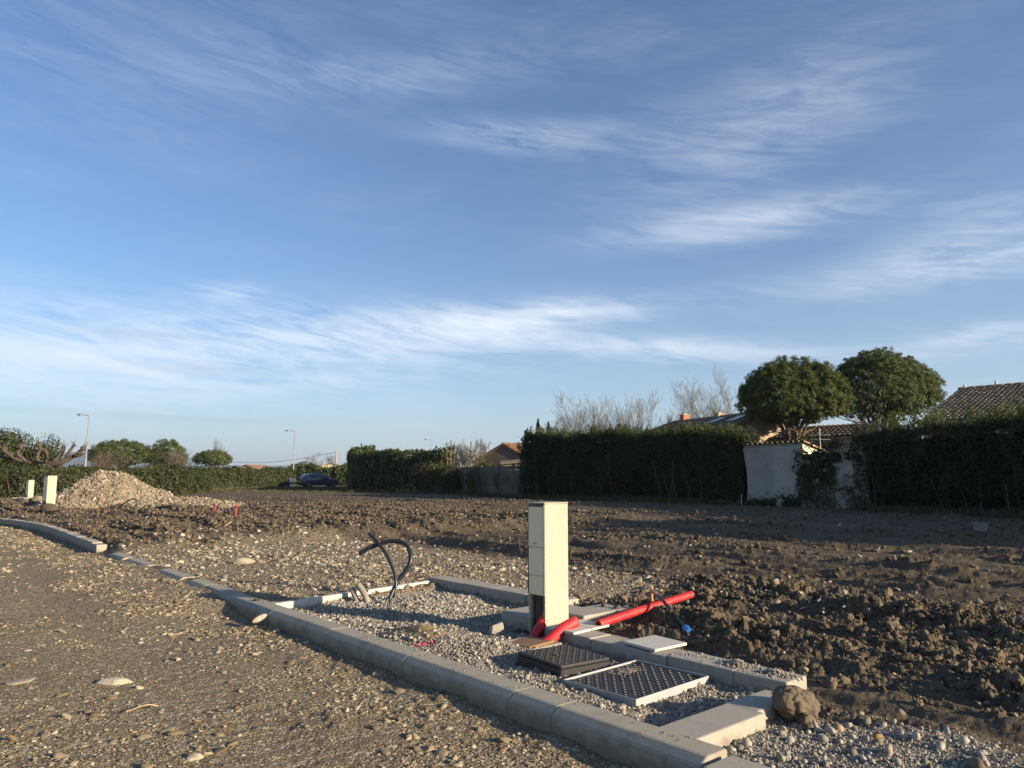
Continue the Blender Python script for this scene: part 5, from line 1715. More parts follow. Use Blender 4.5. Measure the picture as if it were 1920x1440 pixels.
MB().poly([*q, *[p + up * (hz if k < 2 else hz2) for k, p in enumerate(q)], LX * 0.2 + up * 4.35, LX * 8.0 + up * 4.35], [(0, 1, 5, 4), (2, 3, 7, 6), (3, 0, 4, 8, 7), (1, 2, 6, 9, 5), (0, 3, 2, 1)]).build('wall', MAT['tan_render'], t)
for s_, mt, hh in ((1.15, 'brick_red', 0.50), (4.3, 'tan_render', 0.32)):
    p = LX * s_ + up * 4.35
    ch = MB().box(-.17, .17, -.22, .22, 0, hh, 0.01).build('chimney', MAT[mt], roof, loc=p, rot=(0, 0, math.atan2(LX[1], LX[0])))
    MB().box(-.21, .21, -.26, .26, hh, hh + 0.06, 0.01).box(-.1, .1, -.1, .1, hh + .06, hh + .14).build('chimney_cap', MAT['tan_render'], ch)
for s_ in (5.6, 7.2):
    p = LX * s_ + dn * 1.3 + up * 4.5
    nz = unit(np.cross(LX, -dn)); nz *= np.sign(nz[2])
    M_ = Matrix(np.stack([LX, -dn, nz], 1).tolist()).to_4x4()
    sk = MB().box(-.4, .4, -.55, .55, 0.02, 0.17).build('skylight', MAT['rubber'], roof)
    sk.matrix_local = Matrix.Translation(p) @ M_
    MB().box(-.34, .34, -.49, .49, 0.171, 0.178).build('pane', MAT['glass'], sk)

# lower annexe right of the pine trunk
t = thing('annexe', 'low tan annexe with two stepped tile roofs between the pines', 'house', (14.2, 38.0, 0))
dn2 = unit(-VY - up * 0.38)
r1 = roof_plane(t, np.array([0.3, 1.2, 3.75]), UX, dn2, 5.0, 1.9, 'roof_tile', 0.25, 0.36, seed=5)
c0 = np.array([0.3, 1.2, 0]) - VY * 1.6
MB().poly([c0, c0 + UX * 5, c0 + UX * 5 + VY * 3.6, c0 + VY * 3.6, c0 + up * 3.1, c0 + UX * 5 + up * 3.1, c0 + UX * 5 + VY * 3.6 + up * 3.1, c0 + VY * 3.6 + up * 3.1],
          [(0, 1, 5, 4), (1, 2, 6, 5), (2, 3, 7, 6), (3, 0, 4, 7), (4, 5, 6, 7)]).build('wall', MAT['tan_render'], t)
c1 = c0 - VY * 0.02 + up * 2.62
r2 = roof_plane(t, c1, UX, dn2, 5.0, 2.6, 'roof_tile', 0.25, 0.36, seed=6)
c2 = c0 - VY * 2.3
MB().poly([c2, c2 + UX * 5, c0 + UX * 5 - VY * .01, c0 - VY * .01, c2 + up * 1.62, c2 + UX * 5 + up * 1.62, c0 + UX * 5 - VY * .01 + up * 2.5, c0 - VY * .01 + up * 2.5],
          [(0, 1, 5, 4), (1, 2, 6, 5), (3, 0, 4, 7), (4, 5, 6, 7)]).build('low_wall', MAT['tan_render'], t)
bush('dense_shrub', 'dark dense shrub under the nearer umbrella pine', (14.4, 35.4, 0), (2.6, 1.6, 3.35), 'shrub_leaf', 5200, 79, (0.14, 0.06), twigs=60)

# brown gable behind the fence
t = thing('gable_house', 'brown weathered gable house with orange tiles behind the concrete fence', 'house', (-0.65, 58.5, 0))
GX = unit(np.array([0.93, -0.37, 0])); GY = np.array([-GX[1], GX[0], 0])          # wall along GX, ridge along GY
hw = 2.5
# ridge runs back to the right so the sunny slope shows
RD = unit(np.array([0.75, 0.66, 0]))
A_ = -GX * hw; B_ = GX * hw
ez = 2.35; az_ = 3.70
bk = RD * 7.0
MB().poly([A_, B_, B_ + up * ez, up * az_, A_ + up * ez, A_ + bk, B_ + bk, B_ + bk + up * ez, bk + up * az_, A_ + bk + up * ez],
          [(0, 1, 2, 3, 4), (5, 6, 7, 8, 9), (1, 6, 7, 2), (0, 5, 9, 4), (2, 7, 8, 3), (3, 8, 9, 4)]).build('wall', MAT['ochre_render'], t)
sl = unit(B_ + up * ez - up * az_)
rf = roof_plane(t, up * (az_ + 0.06) - RD * 0.15, RD, sl, 7.2, 3.05, 'red_roof_tile', 0.26, 0.38, seed=7)
sl2 = unit(A_ + up * ez - up * az_)
roof_plane(t, up * (az_ + 0.06) - RD * 0.15, RD, sl2, 7.2, 3.05, 'red_roof_tile', 0.26, 0.38, seed=8)
ridge_caps(rf, up * (az_ + 0.10) - RD * 0.15, up * (az_ + 0.10) + RD * 7.0, 'red_roof_tile', 0.5)
t = thing('red_roof_house', 'small house with red tile roof peeping left of the brown gable', 'house', (-2.6, 70, 0))
rr1 = roof_plane(t, (-0.6, 0, 3.45), (1, -0.1, 0), unit(np.array([-.1, -1, -0.45])), 3.4, 2.4, 'red_roof_tile', 0.3, 0.45, seed=9)
MB().box(-0.6, 2.8, -2.0, 1.5, 0, 2.45).build('wall', MAT['ochre_render'], t)
# shed lean-to next to fence
t = thing('lean_to', 'low lean-to roof sheet between the fence and the brown gable', 'shed', (0.25, 46.5, 0))
MB().box(-0.8, 1.2, 0.0, 1.6, 0, 1.95).build('wall', MAT['shutter'], t)
MB().poly([(-1.0, -.2, 1.98), (1.4, -.2, 2.20), (1.4, 1.8, 2.40), (-1.0, 1.8, 2.18), (-1.0, -.2, 2.03), (1.4, -.2, 2.25), (1.4, 1.8, 2.45), (-1.0, 1.8, 2.23)], [(0, 1, 2, 3), (4, 5, 6, 7), (0, 1, 5, 4), (1, 2, 6, 5), (2, 3, 7, 6), (3, 0, 4, 7)]).build('roof', MAT['ochre_render'], t)

# far cream houses
for lab, x_, y_, w_, hz, rz, dpt in (('low cream house behind the sunlit hedge', -39.3, 110, 3.4, 2.25, -0.15, 6.0), ('cream house behind the utility pole right of the far car', -29.5, 121, 4.2, 2.7, 0.15, 7.0)):
    t = thing('cream_house', lab, 'house', (x_, y_, 0), rz)
    apx = hz + 0.62
    MB().poly([(-w_ / 2, 0, 0), (w_ / 2, 0, 0), (w_ / 2, 0, hz), (0, 0, apx), (-w_ / 2, 0, hz), (-w_ / 2, dpt, 0), (w_ / 2, dpt, 0), (w_ / 2, dpt, hz), (0, dpt, apx), (-w_ / 2, dpt, hz)],
              [(0, 1, 2, 3, 4), (5, 6, 7, 8, 9), (1, 6, 7, 2), (0, 5, 9, 4)]).build('wall', MAT['cream_render'], t)
    for sg in (-1, 1):
        MB().poly([(0, -.25, apx + .03), (sg * (w_ / 2 + .3), -.25, hz - .07), (sg * (w_ / 2 + .3), dpt + .2, hz - .07), (0, dpt + .2, apx + .03), (0, -.25, apx + .12), (sg * (w_ / 2 + .3), -.25, hz + .02), (sg * (w_ / 2 + .3), dpt + .2, hz + .02), (0, dpt + .2, apx + .12)],
                  [(0, 1, 2, 3), (4, 5, 6, 7), (0, 1, 5, 4), (1, 2, 6, 5), (2, 3, 7, 6), (3, 0, 4, 7)]).build('roof', MAT['red_roof_tile'], t)
    for xw in (-0.7, 0.75):
        wn = MB().box(xw - .32, xw + .32, -0.03, 0.02, 1.15, 2.05).build('window', MAT['shutter'], t)
        MB().box(xw - .25, xw + .25, -0.045, -0.031, 1.22, 1.98).build('pane', MAT['glass'], wn)

# ------------------------------------------------------------------ rendered shed wall with ivy
m_, g_, bs_, out_ = newmat('shed_render')
p_ = coords(g_)
wv = g_.noise(g_.n('ShaderNodeMapping', {'Vector': p_, 'Scale': (5.0, 5.0, 1.6)}).outputs[0], 2.2, 4, 0.6, 1.6)
nz_ = g_.noise(p_, 0.9, 6, 0.65).outputs[0]
c_ = g_.mix(g_.ramp(nz_, [(0.35, 0.0), (0.7, 1.0)]), (0.30, 0.27, 0.22), (0.52, 0.475, 0.40))
c_ = g_.mix(g_.m('MULTIPLY', wv.outputs[0], 0.5), c_, (0.21, 0.19, 0.155))
g_.put(bs_.inputs['Base Color'], c_); bs_.inputs['Roughness'].default_value = 0.95
bump(g_, bs_, wv.outputs[0], 0.015)
t = thing('garden_shed', 'grey rendered shed wall with tiled coping between the dark hedges', 'shed', (9.72, 31.05, 0))
W0 = np.array([0, 0, 0.0]); WD = unit(np.array([11.3 - 9.72, 28.85 - 31.05, 0])); wl = 2.72; WN = np.array([-WD[1], WD[0], 0])
WN = WN * np.sign(WN[1] + WN[0])
K = 24; V = []; F = []
for i_ in range(K + 1):
    for j_ in range(14):
        s_ = i_ / K * wl; z_ = -0.05 + j_ / 13 * (2.47 + 0.05 * i_ / K)
        o_ = 0.02 * float(perlin(np.array([s_ * 1.3]), np.array([z_ * 1.5]), 4)[0])
        lean_ = 0.10 * math.exp(-((s_) / 0.25)) * math.sin(z_ * 1.6)
        V.append(W0 + WD * (s_ + lean_) + WN * o_ + up * z_)
for i_ in range(K):
    for j_ in range(13):
        F.append((i_ * 14 + j_, (i_ + 1) * 14 + j_, (i_ + 1) * 14 + j_ + 1, i_ * 14 + j_ + 1))
nfront = len(V)
V = V + [v_ + WN * 0.22 for v_ in V]
F = F + [tuple(k + nfront for k in f_[::-1]) for f_ in F]
for j_ in range(13):
    F.append((j_, j_ + 1, nfront + j_ + 1, nfront + j_)); e0 = K * 14
    F.append((e0 + j_ + 1, e0 + j_, nfront + e0 + j_, nfront + e0 + j_ + 1))
for i_ in range(K):
    F.append((i_ * 14 + 13, (i_ + 1) * 14 + 13, nfront + (i_ + 1) * 14 + 13, nfront + i_ * 14 + 13))
wall = MB().np(V, F).build('wall', MAT['shed_render'], t, smooth=False)
e1 = W0 + WD * wl
MB().poly([e1, e1 + WN * 2.4, e1 + WN * 2.4 + up * 1.95, e1 + up * 2.5, e1 - WD * .15, e1 + WN * 2.4 - WD * .15, e1 + WN * 2.4 - WD * .15 + up * 1.95, e1 - WD * .15 + up * 2.5],
          [(0, 1, 2, 3), (4, 5, 6, 7), (2, 3, 7, 6), (0, 3, 7, 4), (1, 2, 6, 5)]).build('side_wall', MAT['cream_render'], t)
tv, tf = tile_shape(0.24, 0.42)
me = mesh_np('tile', tv, tf, MAT['roof_tile'], True)
dn3 = unit(WN - up * 0.24)
for k in range(12):
    for q in range(6):
        o = link(bpy.data.objects.new('coping_tile' if q == 0 else 'tile', me), t)
        p = W0 + WD * (0.1 + k * 0.238) + WN * (q * 0.38 - 0.06) + up * (2.53 + 0.05 * k / 12 - q * 0.092)
        nz = unit(np.cross(WD, dn3)); nz *= np.sign(nz[2])
        Mx = np.stack([np.cross(-dn3, nz), -dn3, nz], 1)
        o.matrix_local = Matrix.Translation(p) @ Matrix(Mx.tolist()).to_4x4() @ Matrix.Rotation(rng.normal(0, .03), 4, 'Z')
MB().poly([W0 + up * 2.44, W0 + WD * wl + up * 2.49, W0 + WD * wl + WN * 2.4 + up * 1.93, W0 + WN * 2.4 + up * 1.88, W0 + up * 2.50, W0 + WD * wl + up * 2.55, W0 + WD * wl + WN * 2.4 + up * 1.98, W0 + WN * 2.4 + up * 1.93],
          [(0, 1, 2, 3), (4, 5, 6, 7), (0, 1, 5, 4), (1, 2, 6, 5), (2, 3, 7, 6), (3, 0, 4, 7)]).build('roof', MAT['roof_tile'], t)

t = thing('garden_wall', 'lower stained wall overgrown with ivy right of the shed', 'wall', (11.36, 28.8, 0))
D2 = unit(np.array([12.5 - 11.36, 26.4 - 28.8, 0])); l2 = 2.75; N2 = np.array([D2[1], -D2[0], 0])
pts = [np.zeros(3), D2 * l2, D2 * l2 - N2 * .2, -N2 * .2]
MB().poly([*[p - up * .05 for p in pts], *[p + up * (2.02) for p in pts]], [(0, 1, 5, 4), (1, 2, 6, 5), (2, 3, 7, 6), (3, 0, 4, 7), (4, 5, 6, 7)]).build('wall', MAT['shed_render'], t)
MB().poly([*[p + up * 2.021 - (N2 * -0.05 if i_ < 2 else N2 * .05) for i_, p in enumerate(pts)], *[p + up * 2.10 - (N2 * -0.05 if i_ < 2 else N2 * .05) for i_, p in enumerate(pts)]], [(0, 1, 5, 4), (1, 2, 6, 5), (2, 3, 7, 6), (3, 0, 4, 7), (4, 5, 6, 7)]).build('coping', MAT['roof_tile'], t)
rg = np.random.RandomState(77)


def creeper(name, label, org, D, N, spots, n, mat, seed, leaf=(0.11, 0.09), stemn=12, cat='ivy'):
    rg = np.random.RandomState(seed)
    t = thing(name, label, cat, tuple(org))
    P = []
    for (s0, z0, ss, sz, wgt) in spots:
        k = int(n * wgt)
        P.append(np.stack([rg.normal(s0, ss, k), np.abs(rg.normal(z0, sz, k))], 1))
    P = np.vstack(P)
    keep = fbm(P[:, 0] * 1.0, P[:, 1] * 1.0, 2.5, 3, seed) > -0.12
    P = P[keep]
    W = P[:, :1] * D[None] + P[:, 1:2] * up[None] + N[None] * rg.uniform(0.03, 0.20, (len(P), 1))
    v, f = leaves(W, np.tile(N + up * .3, (len(P), 1)), leaf[0], leaf[1], rg, 0.5)
    obj_np('foliage', v, f, MAT[mat], t)
    B = []
    for _ in range(stemn):
        i_ = rg.randint(len(P))
        e = P[i_]; s0 = e[0] + rg.normal(0, .25)
        pts = np.array([D * (s0 + (e[0] - s0) * u) + up * (e[1] * u) + N * 0.035 for u in np.linspace(0, 1, 5)])
        B.append((pts + rg.normal(0, .02, pts.shape), np.linspace(0.02, 0.008, 5)))
    v, f = stems(B, 4)
    obj_np('stems', v, f, MAT['bark'], t)
    return t


creeper('ivy', 'dark ivy hanging over the lower garden wall', (11.36, 28.8, 0), D2, N2, [(0.45, 1.75, .38, .28, .4), (0.7, 1.35, .35, .28, .3), (1.3, 2.0, .5, .10, .2), (0.1, 1.2, .15, .5, .1)], 3600, 'ivy_leaf', 5)
creeper('dry_creeper', 'dry brown creeper climbing the foot of the garden wall', (11.36, 28.8, 0), D2, N2, [(0.1, .55, .2, .45, .35), (0.8, .35, .4, .3, .3), (1.9, .75, .25, .35, .15), (2.45, .5, .2, .7, .2)], 1700, 'dry_leaf', 6, (0.10, 0.05), 26, cat='creeper')
creeper('weeds', 'dark weeds along the foot of the grey shed wall', (9.72, 31.05, 0), WD, -WN, [(0.9, .12, .6, .12, .5), (2.0, .18, .35, .2, .4), (2.55, .9, .08, .6, .1)], 1500, 'ivy_leaf', 7, (0.13, 0.05), 8, cat='weeds')

# antenna in front of the annexe
t = thing('tv_antenna', 'white aerial on a pole above the shed roof', 'aerial', (13.55, 32.6, 0))
MB().tube([(0, 0, 0), (0, 0, 3.35)], 0.025, 6).build('mast', MAT['galvanised'], t)
ar = MB().tube([(-0.35, 0.1, 3.05), (0.4, -0.1, 3.05)], 0.015, 5).tube([(-0.35, 0.1, 2.85), (0.4, -0.1, 2.85)], 0.015, 5)
for k in range(6):
    ar.tube([(-.3 + k * .13, .25, 3.06), (-.3 + k * .13, -.25, 3.04)], 0.012, 5)
    ar.tube([(-.3 + k * .13, .2, 2.86), (-.3 + k * .13, -.2, 2.84)], 0.012, 5)
ar.build('elements', MAT['tile_concrete'], t)

# ------------------------------------------------------------------ concrete slat fence
plain('fence_slat', (0.13, 0.11, 0.08), 0.95, var=0.35, scale=2.0, bmp=0.01, world=True)
t = thing('slat_fence', 'grey weathered fence of horizontal boards left of the conifer hedge', 'fence', (0.9, 40.8, 0))
F0 = np.array([0, 0, 0.0]); F1 = np.array([-5.8, 12.2, 0]); fl = np.linalg.norm(F1); fd = F1 / fl
nb = 7; bay = fl / nb
ang = math.atan2(fd[1], fd[0])
post = MB().box(-.055, .055, -.055, .055, 0, 1.98, .006).build('post', MAT['fence_slat'], t)
slat = MB().box(0.06, bay - 0.06, -.018, .018, -.108, .108, .006).build('slat', MAT['fence_slat'], t)
firstp = firsts = True
for k in range(nb + 1):
    o = post if firstp else link(post.copy(), t)
    firstp = False
    o.location = F0 + fd * bay * k; o.rotation_euler = (0, 0, ang)
for k in range(nb):
    for q in range(8):
        o = slat if firsts else link(slat.copy(), t)
        firsts = False
        p = F0 + fd * bay * k + up * (0.14 + q * 0.228)
        o.location = p; o.rotation_euler = (rng.normal(0, .03), rng.normal(0, .004), ang)
for k, (fr, lab) in enumerate(((0.07, 'thin leafless shrub at the right end of the board fence'), (0.26, 'forked leafless shrub before the right bays of the board fence'),
                               (0.45, 'leafless shrub before the middle bays of the board fence'), (0.63, 'leafless shrub before the left bays of the board fence'),
                               (0.82, 'leafless shrub at the left end of the board fence by the dry shrub'))):
    p = np.array([0.9, 40.8, 0]) + fd * fl * fr + np.array([-.25, -.2, 0])
    bare_tree('bare_shrub', lab, tuple(p), 1.5 + 0.12 * k, 0.5, 200 + k, 'bark', 2, 6, r0=0.022, nstem=5, up=1.0, cat='shrub', group='bare shrubs along the fence')
# dry weeds at the foot of the hedges
rg = np.random.RandomState(9)
P = []
for p0, p1, n_ in (((0.4, 40.6), (9.6, 30.8), 2200), ((12.1, 26.4), (14.4, 20.2), 1300), ((14.4, 20.2), (18, 9), 1300), ((-12.8, 59.2), (-4.9, 53.0), 1200), ((0.7, 40.6), (-4.9, 52.6), 1700), ((-34, 69.5), (-28, 75), 900)):
    u = rg.uniform(0, 1, n_)[:, None]
    q = np.array(p0) * (1 - u) + np.array(p1) * u + np.stack([-np.abs(rg.normal(0, .45, n_)), -np.abs(rg.normal(0, .35, n_))], 1) + 0.1
    P.append(q)
P = np.vstack(P)
zz = gz(P[:, 0], P[:, 1])
hh = rg.uniform(0.08, 0.38, len(P))
v, f = leaves(np.concatenate([P, (zz + hh * .45)[:, None]], 1), rg.normal(size=(len(P), 3)) * np.array([1, 1, .1]), 0.3, 0.03, rg, 0.2, np.tile([0, 0, 1.0], (len(P), 1)))
tag(obj_np('dry_grass', v, f, MAT['grass_blade']), 'dry grass and weeds along the foot of the hedges', 'grass', kind='stuff')
n_ = 16000
x_ = rg.uniform(-52, -12, n_); y_ = rg.uniform(52, 82, n_)
gw_ = ground_fields(x_, y_)[4]['grass']
k = rg.uniform(0, 1, n_) < gw_
x_, y_ = x_[k], y_[k]
v, f = leaves(np.stack([x_, y_, gz(x_, y_) + 0.06], 1), rg.normal(size=(len(x_), 3)) * np.array([1, 1, .1]), 0.17, 0.05, rg, 0.2, np.tile([0, 0, 1.0], (len(x_), 1)))
tag(obj_np('meadow_grass', v, f, MAT['grass_blade']), 'short dull grass strip at the far end of the field', 'grass', kind='stuff')

# ------------------------------------------------------------------ gravel heap
t = thing('gravel_heap', 'tall pale gravel heap on the left behind the far kerb', 'gravel heap', (-13.9, 25.4, 0))
nx_, ny_ = 150, 90
xs = np.linspace(-2.9, 5.4, nx_); ys = np.linspace(-3.2, 3.2, ny_)
XX, YY = np.meshgrid(xs, ys)


def heap_z(X, Y):
    wxp = np.where(X < 0, 1.72, 2.55)
    rr_ = np.sqrt((X / wxp) ** 2 + (Y / 2.0) ** 2)
    rr_ = rr_ + 0.10 * fbm(X, Y, 0.8, 3, 301)
    cone = np.clip(1 - np.sqrt(rr_ ** 2 + 0.035) + 0.10, -0.2, 2) * 1.22
    rr2 = np.sqrt(((X - 3.2) / 2.0) ** 2 + ((Y + 0.9) / 1.2) ** 2) + 0.12 * fbm(X, Y, 1.0, 2, 302)
    tail = np.clip(1 - rr2, -0.2, 1) * 0.32
    return np.maximum(cone, tail) + 0.05 * fbm(X, Y, 2.4, 3, 303) + 0.05 * billow(X, Y, 4.0, 3, 304)


ZZ = heap_z(XX, YY)
gzz = gz((XX - 13.9).ravel(), (YY + 25.4).ravel()).reshape(XX.shape)
ZZ = np.where(ZZ < 0.04, -0.25, ZZ) + gzz
ii = np.arange(ny_ - 1)[:, None] * nx_ + np.arange(nx_ - 1)[None, :]
ff = np.stack([ii, ii + 1, ii + nx_ + 1, ii + nx_], -1).reshape(-1, 4)
m_, g_, bs_, out_ = newmat('heap_gravel')
p_ = coords(g_)
vo = g_.n('ShaderNodeTexVoronoi', {'Vector': p_, 'Scale': 26.0, 'Randomness': 1.0})
vs_ = g_.n('ShaderNodeSeparateColor', {0: vo.outputs['Color']})
c_ = g_.ramp(vs_.outputs[0], [(0.0, (0.17, 0.128, 0.072)), (0.5, (0.29, 0.225, 0.135)), (1.0, (0.48, 0.41, 0.28))])
n_ = g_.noise(p_, 1.3, 5, 0.6).outputs[0]
c_ = g_.mix(g_.m('MULTIPLY', g_.ramp(n_, [(0.4, 0.0), (0.62, 1.0)]), 0.6), c_, (0.19, 0.145, 0.09))
g_.put(bs_.inputs['Base Color'], c_); bs_.inputs['Roughness'].default_value = 0.95
bump(g_, bs_, g_.m('SUBTRACT', 1.0, vo.outputs['Distance']), 0.03)
obj_np('heap', np.stack([XX, YY, ZZ], -1).reshape(-1, 3), ff, MAT['heap_gravel'], t, smooth=True)
hx_ = rng.uniform(-2.8, 5.3, 34000); hy_ = rng.uniform(-3.1, 2.4, 34000)
hz_ = heap_z(hx_, hy_)
k = hz_ > 0.05
hx_, hy_, hz_ = hx_[k], hy_[k], hz_[k]
hz_ = hz_ + gz(hx_ - 13.9, hy_ + 25.4)
s_ = np.minimum(0.013 * (1 - rng.uniform(0, 1, len(hx_))) ** (-1 / 3.0), 0.08)
o = scatter('stones', np.stack([hx_, hy_, hz_ + s_ * .2], 1), rng.uniform(0, 6, (len(hx_), 3)), s_[:, None] * rng.uniform(.75, 1.25, (len(hx_), 3)), PAL, 'cream stones covering the tall gravel heap', None)
o.parent = t
del o['label']

# ------------------------------------------------------------------ far pillars and plot services
pillar('utility_pillar', 'pale utility pillar standing left of the gravel heap', (-13.55, 21.9, 0.20), R(-30), 1.05, False)
pillar('utility_pillar', 'farthest small pale utility pillar at the left edge', (-20.4, 31.6, 0.16), R(-28), 0.92, False)


def world_conduit(name, label, pts, rad, mat='red_plastic', cat='conduit'):
    o = MB().tube(smooth_path(pts, 24), rad, 10).build(name, MAT[mat], smooth=True)
    return tag(o, label, cat)


world_conduit('red_conduit', 'bent red conduit end left of the farthest pillar', [(-21.2, 30.4, 0.18), (-21.4, 30.4, 0.32), (-21.55, 30.4, 0.5), (-21.5, 30.4, 0.62)], 0.07)
world_conduit('red_conduit', 'red conduit crossing behind the pale pillar beside the heap', [(-18.9, 30.2, 0.25), (-18.4, 30.0, 0.42), (-17.9, 29.8, 0.55), (-17.3, 29.6, 0.58)], 0.07)
world_conduit('red_conduit', 'short red conduit stub between the two far pillars', [(-18.6, 30.3, 0.55), (-18.75, 30.2, 0.63), (-18.9, 30.1, 0.66)], 0.05)
world_conduit('black_conduit', 'straight black conduit slanting over the rubble at far left', [(-14.75, 20.9, 0.55), (-14.45, 20.9, 0.42), (-14.1, 20.8, 0.26)], 0.035, 'black_plastic')
world_conduit('black_conduit', 'small black loop of conduit on the foot of the gravel heap', [(-11.75, 22.2, 0.20), (-11.55, 22.2, 0.42), (-11.3, 22.15, 0.56), (-11.12, 22.1, 0.58), (-11.1, 22.1, 0.40), (-11.25, 22.0, 0.2)], 0.022, 'black_plastic')
for lab, x_, y_, z_, sx, sy, rz in (('long pale slab lying in front of the farthest pillar', -19.75, 30.6, 0.33, 1.1, 0.4, 0.0), ('second narrow slab right of the farthest pillar', -18.9, 30.0, 0.22, 0.8, 0.3, 0.1)):
    o = MB().box(-sx / 2, sx / 2, -sy / 2, sy / 2, 0, 0.06, 0.006).build('concrete_slab', MAT['tile_concrete'])
    o.location = (x_, y_, z_); o.rotation_euler = (0, 0, rz)
    tag(o, lab, 'slab')
o = MB().box(-1.8, 0.95, -0.16, 0.16, -0.15, 0.20, 0.01).build('edging_beam', MAT['tile_concrete'])
o.location = (-19.3, 28.2, 0.12); o.rotation_euler = (0, 0, R(14))
tag(o, 'long pale concrete edging beam at the left edge before the farthest pillar', 'edging')
lump('large_stone', 'round cream stone at the end of the pale edging beam', 'stone', (-18.0, 28.4, 0.32), (0.25, 0.2, 0.2), (0, 0, 0), 401, 'pale_pebble', 0.2, 0.5)
lump('soil_lump', 'dark clod of earth against the foot of the pale pillar', 'soil lump', (-13.25, 21.55, 0.28), (0.26, 0.18, 0.16), (0, .3, 0), 402, 'clod', 0.3, 0, 0.05, 4)
lump('large_stone', 'big cream stone at the right foot of the gravel heap', 'stone', (-10.6, 23.2, 0.18), (0.18, 0.14, 0.13), (0, 0, .4), 403, 'pale_pebble', 0.2, 0.5)

# red and white tape on pegs
t = thing('tape_barrier', 'low red pegs with red and white tape beyond the clods', 'barrier', (-6.78, 17.75, 0))
gz0 = gz1(-6.78, 17.75)
for (px_, py_) in ((-.33, .18), (.30, -.16)):
    MB().tube([(px_, py_, gz0 - .05), (px_ + .005, py_, gz0 + .30)], 0.018, 8).build('peg', MAT['red_plastic'], t)
plain('white_tape', (0.75, 0.74, 0.72), 0.5)
ta = np.array([-.33, .18, gz0 + .25]); tb = np.array([.30, -.16, gz0 + .27])
for k in range(12):
    u0, u1 = k / 12, (k + 1) / 12
    sag = lambda u: -0.05 * math.sin(math.pi * u) - (0.04 if 0.3 < u < 0.75 else 0)
    p0 = ta + (tb - ta) * u0 + up * sag(u0); p1 = ta + (tb - ta) * u1 + up * sag(u1)
    drop = up * 0.055
    m = MB().poly([p0, p1, p1 - drop, p0 - drop, p0 + np.array([.0, .003, 0]), p1 + np.array([0, .003, 0]), p1 - drop + np.array([0, .003, 0]), p0 - drop + np.array([0, .003, 0])], [(0, 1, 2, 3), (4, 5, 6, 7), (0, 1, 5, 4), (2, 3, 7, 6)])
    m.build('tape_band', MAT['red_plastic' if k % 2 else 'white_tape'], t)
for (px_, py_, dz_) in ((0.02, 0.0, -.14), (0.2, -.1, -.07)):
    m = MB().box(px_ - .018, px_ + .018, py_ - .003, py_ + .003, gz0 + .22 + dz_, gz0 + .22)
    m.build('tape_end', MAT['red_plastic'], t)

# ------------------------------------------------------------------ bucket and pegs by the right hedge
plain('bucket_grey', (0.21, 0.21, 0.20), 0.6, var=0.15)
t = thing('grey_box', 'small grey plastic box left in the mud before the right hedge', 'box', (9.72, 15.6, gz1(9.72, 15.6)), 0.4)
t.scale = (0.82, 0.82, 0.95)
m = MB().poly([(-.10, -.10, 0), (.10, -.10, 0), (.10, .10, 0), (-.10, .10, 0), (-.13, -.13, .17), (.13, -.13, .17), (.13, .13, .17), (-.13, .13, .17)], [(0, 1, 2, 3), (0, 1, 5, 4), (1, 2, 6, 5), (2, 3, 7, 6), (3, 0, 4, 7)])
m.build('body', MAT['bucket_grey'], t)
m = MB()
for (x0, x1, y0, y1) in ((-.14, .14, -.14, -.12), (-.14, .14, .12, .14), (-.14, -.12, -.12, .12), (.12, .14, -.12, .12)):
    m.box(x0, x1, y0, y1, .155, .18)
m.build('rim', MAT['bucket_grey'], t)
for lab, x_, y_, sx in (('pale plank in the weeds behind the grey box', 11.5, 18.2, 0.5),):
    o = MB().box(-sx / 2, sx / 2, -.06, .06, 0, .09, .006).build('plank', MAT['fence_slat'])
    o.location = (x_, y_, gz1(x_, y_)); o.rotation_euler = (0.1, 0.02, -0.5)
    tag(o, lab, 'plank')
o = MB().tube([(0, 0, -.1), (0.02, 0, .42)], [0.02, 0.018], 8).tube([(0.02, 0, .42), (0.021, 0, .45)], [0.018, 0.006], 8).build('marker_peg', MAT['tile_concrete'])
o.location = (9.25, 30.2, gz1(9.25, 30.2)); tag(o, 'white marker peg at the left foot of the shed wall', 'peg')

# ------------------------------------------------------------------ street lamps, pole
plain('lamp_metal', (0.30, 0.33, 0.35), 0.5, metal=0.3, var=0.1)
plain('lamp_lens', (0.55, 0.55, 0.52), 0.25)
plain('pole_wood', (0.34, 0.30, 0.25), 0.9)


def street_lamp(label, x_, y_, h):
    t = thing('street_lamp', label, 'street lamp', (x_, y_, 0), group='street lamps along the road')
    MB().tube([(0, 0, -.1), (0, 0, 1.0), (0, 0, 1.05), (0, 0, h - 0.1)], [0.10, 0.10, 0.075, 0.055], 10).build('pole', MAT['lamp_metal'], t, smooth=True)
    MB().tube(smooth_path([(0, 0, h - 0.15), (-.03, 0, h - 0.02), (-.2, 0, h + 0.02), (-.65, 0, h + 0.05)], 12), 0.045, 8).build('arm', MAT['lamp_metal'], t, smooth=True)
    m = MB().tube([(-.55, 0, h + .06), (-.62, 0, h + .06), (-.85, 0, h + .07), (-1.12, 0, h + .08), (-1.22, 0, h + .08)], [0.05, 0.09, 0.14, 0.12, 0.04], 12)
    for v in m.bm.verts:
        v.co.z = (v.co.z - h - 0.07) * 0.7 + h + 0.07
    hd = m.build('head', MAT['lamp_metal'], t, smooth=True)
    MB().tube([(-.70, 0, h + .0), (-.88, 0, h - .03), (-1.10, 0, h + .01)], [0.03, 0.09, 0.03], 10).build('lens', MAT['lamp_lens'], hd, smooth=True)
    return t


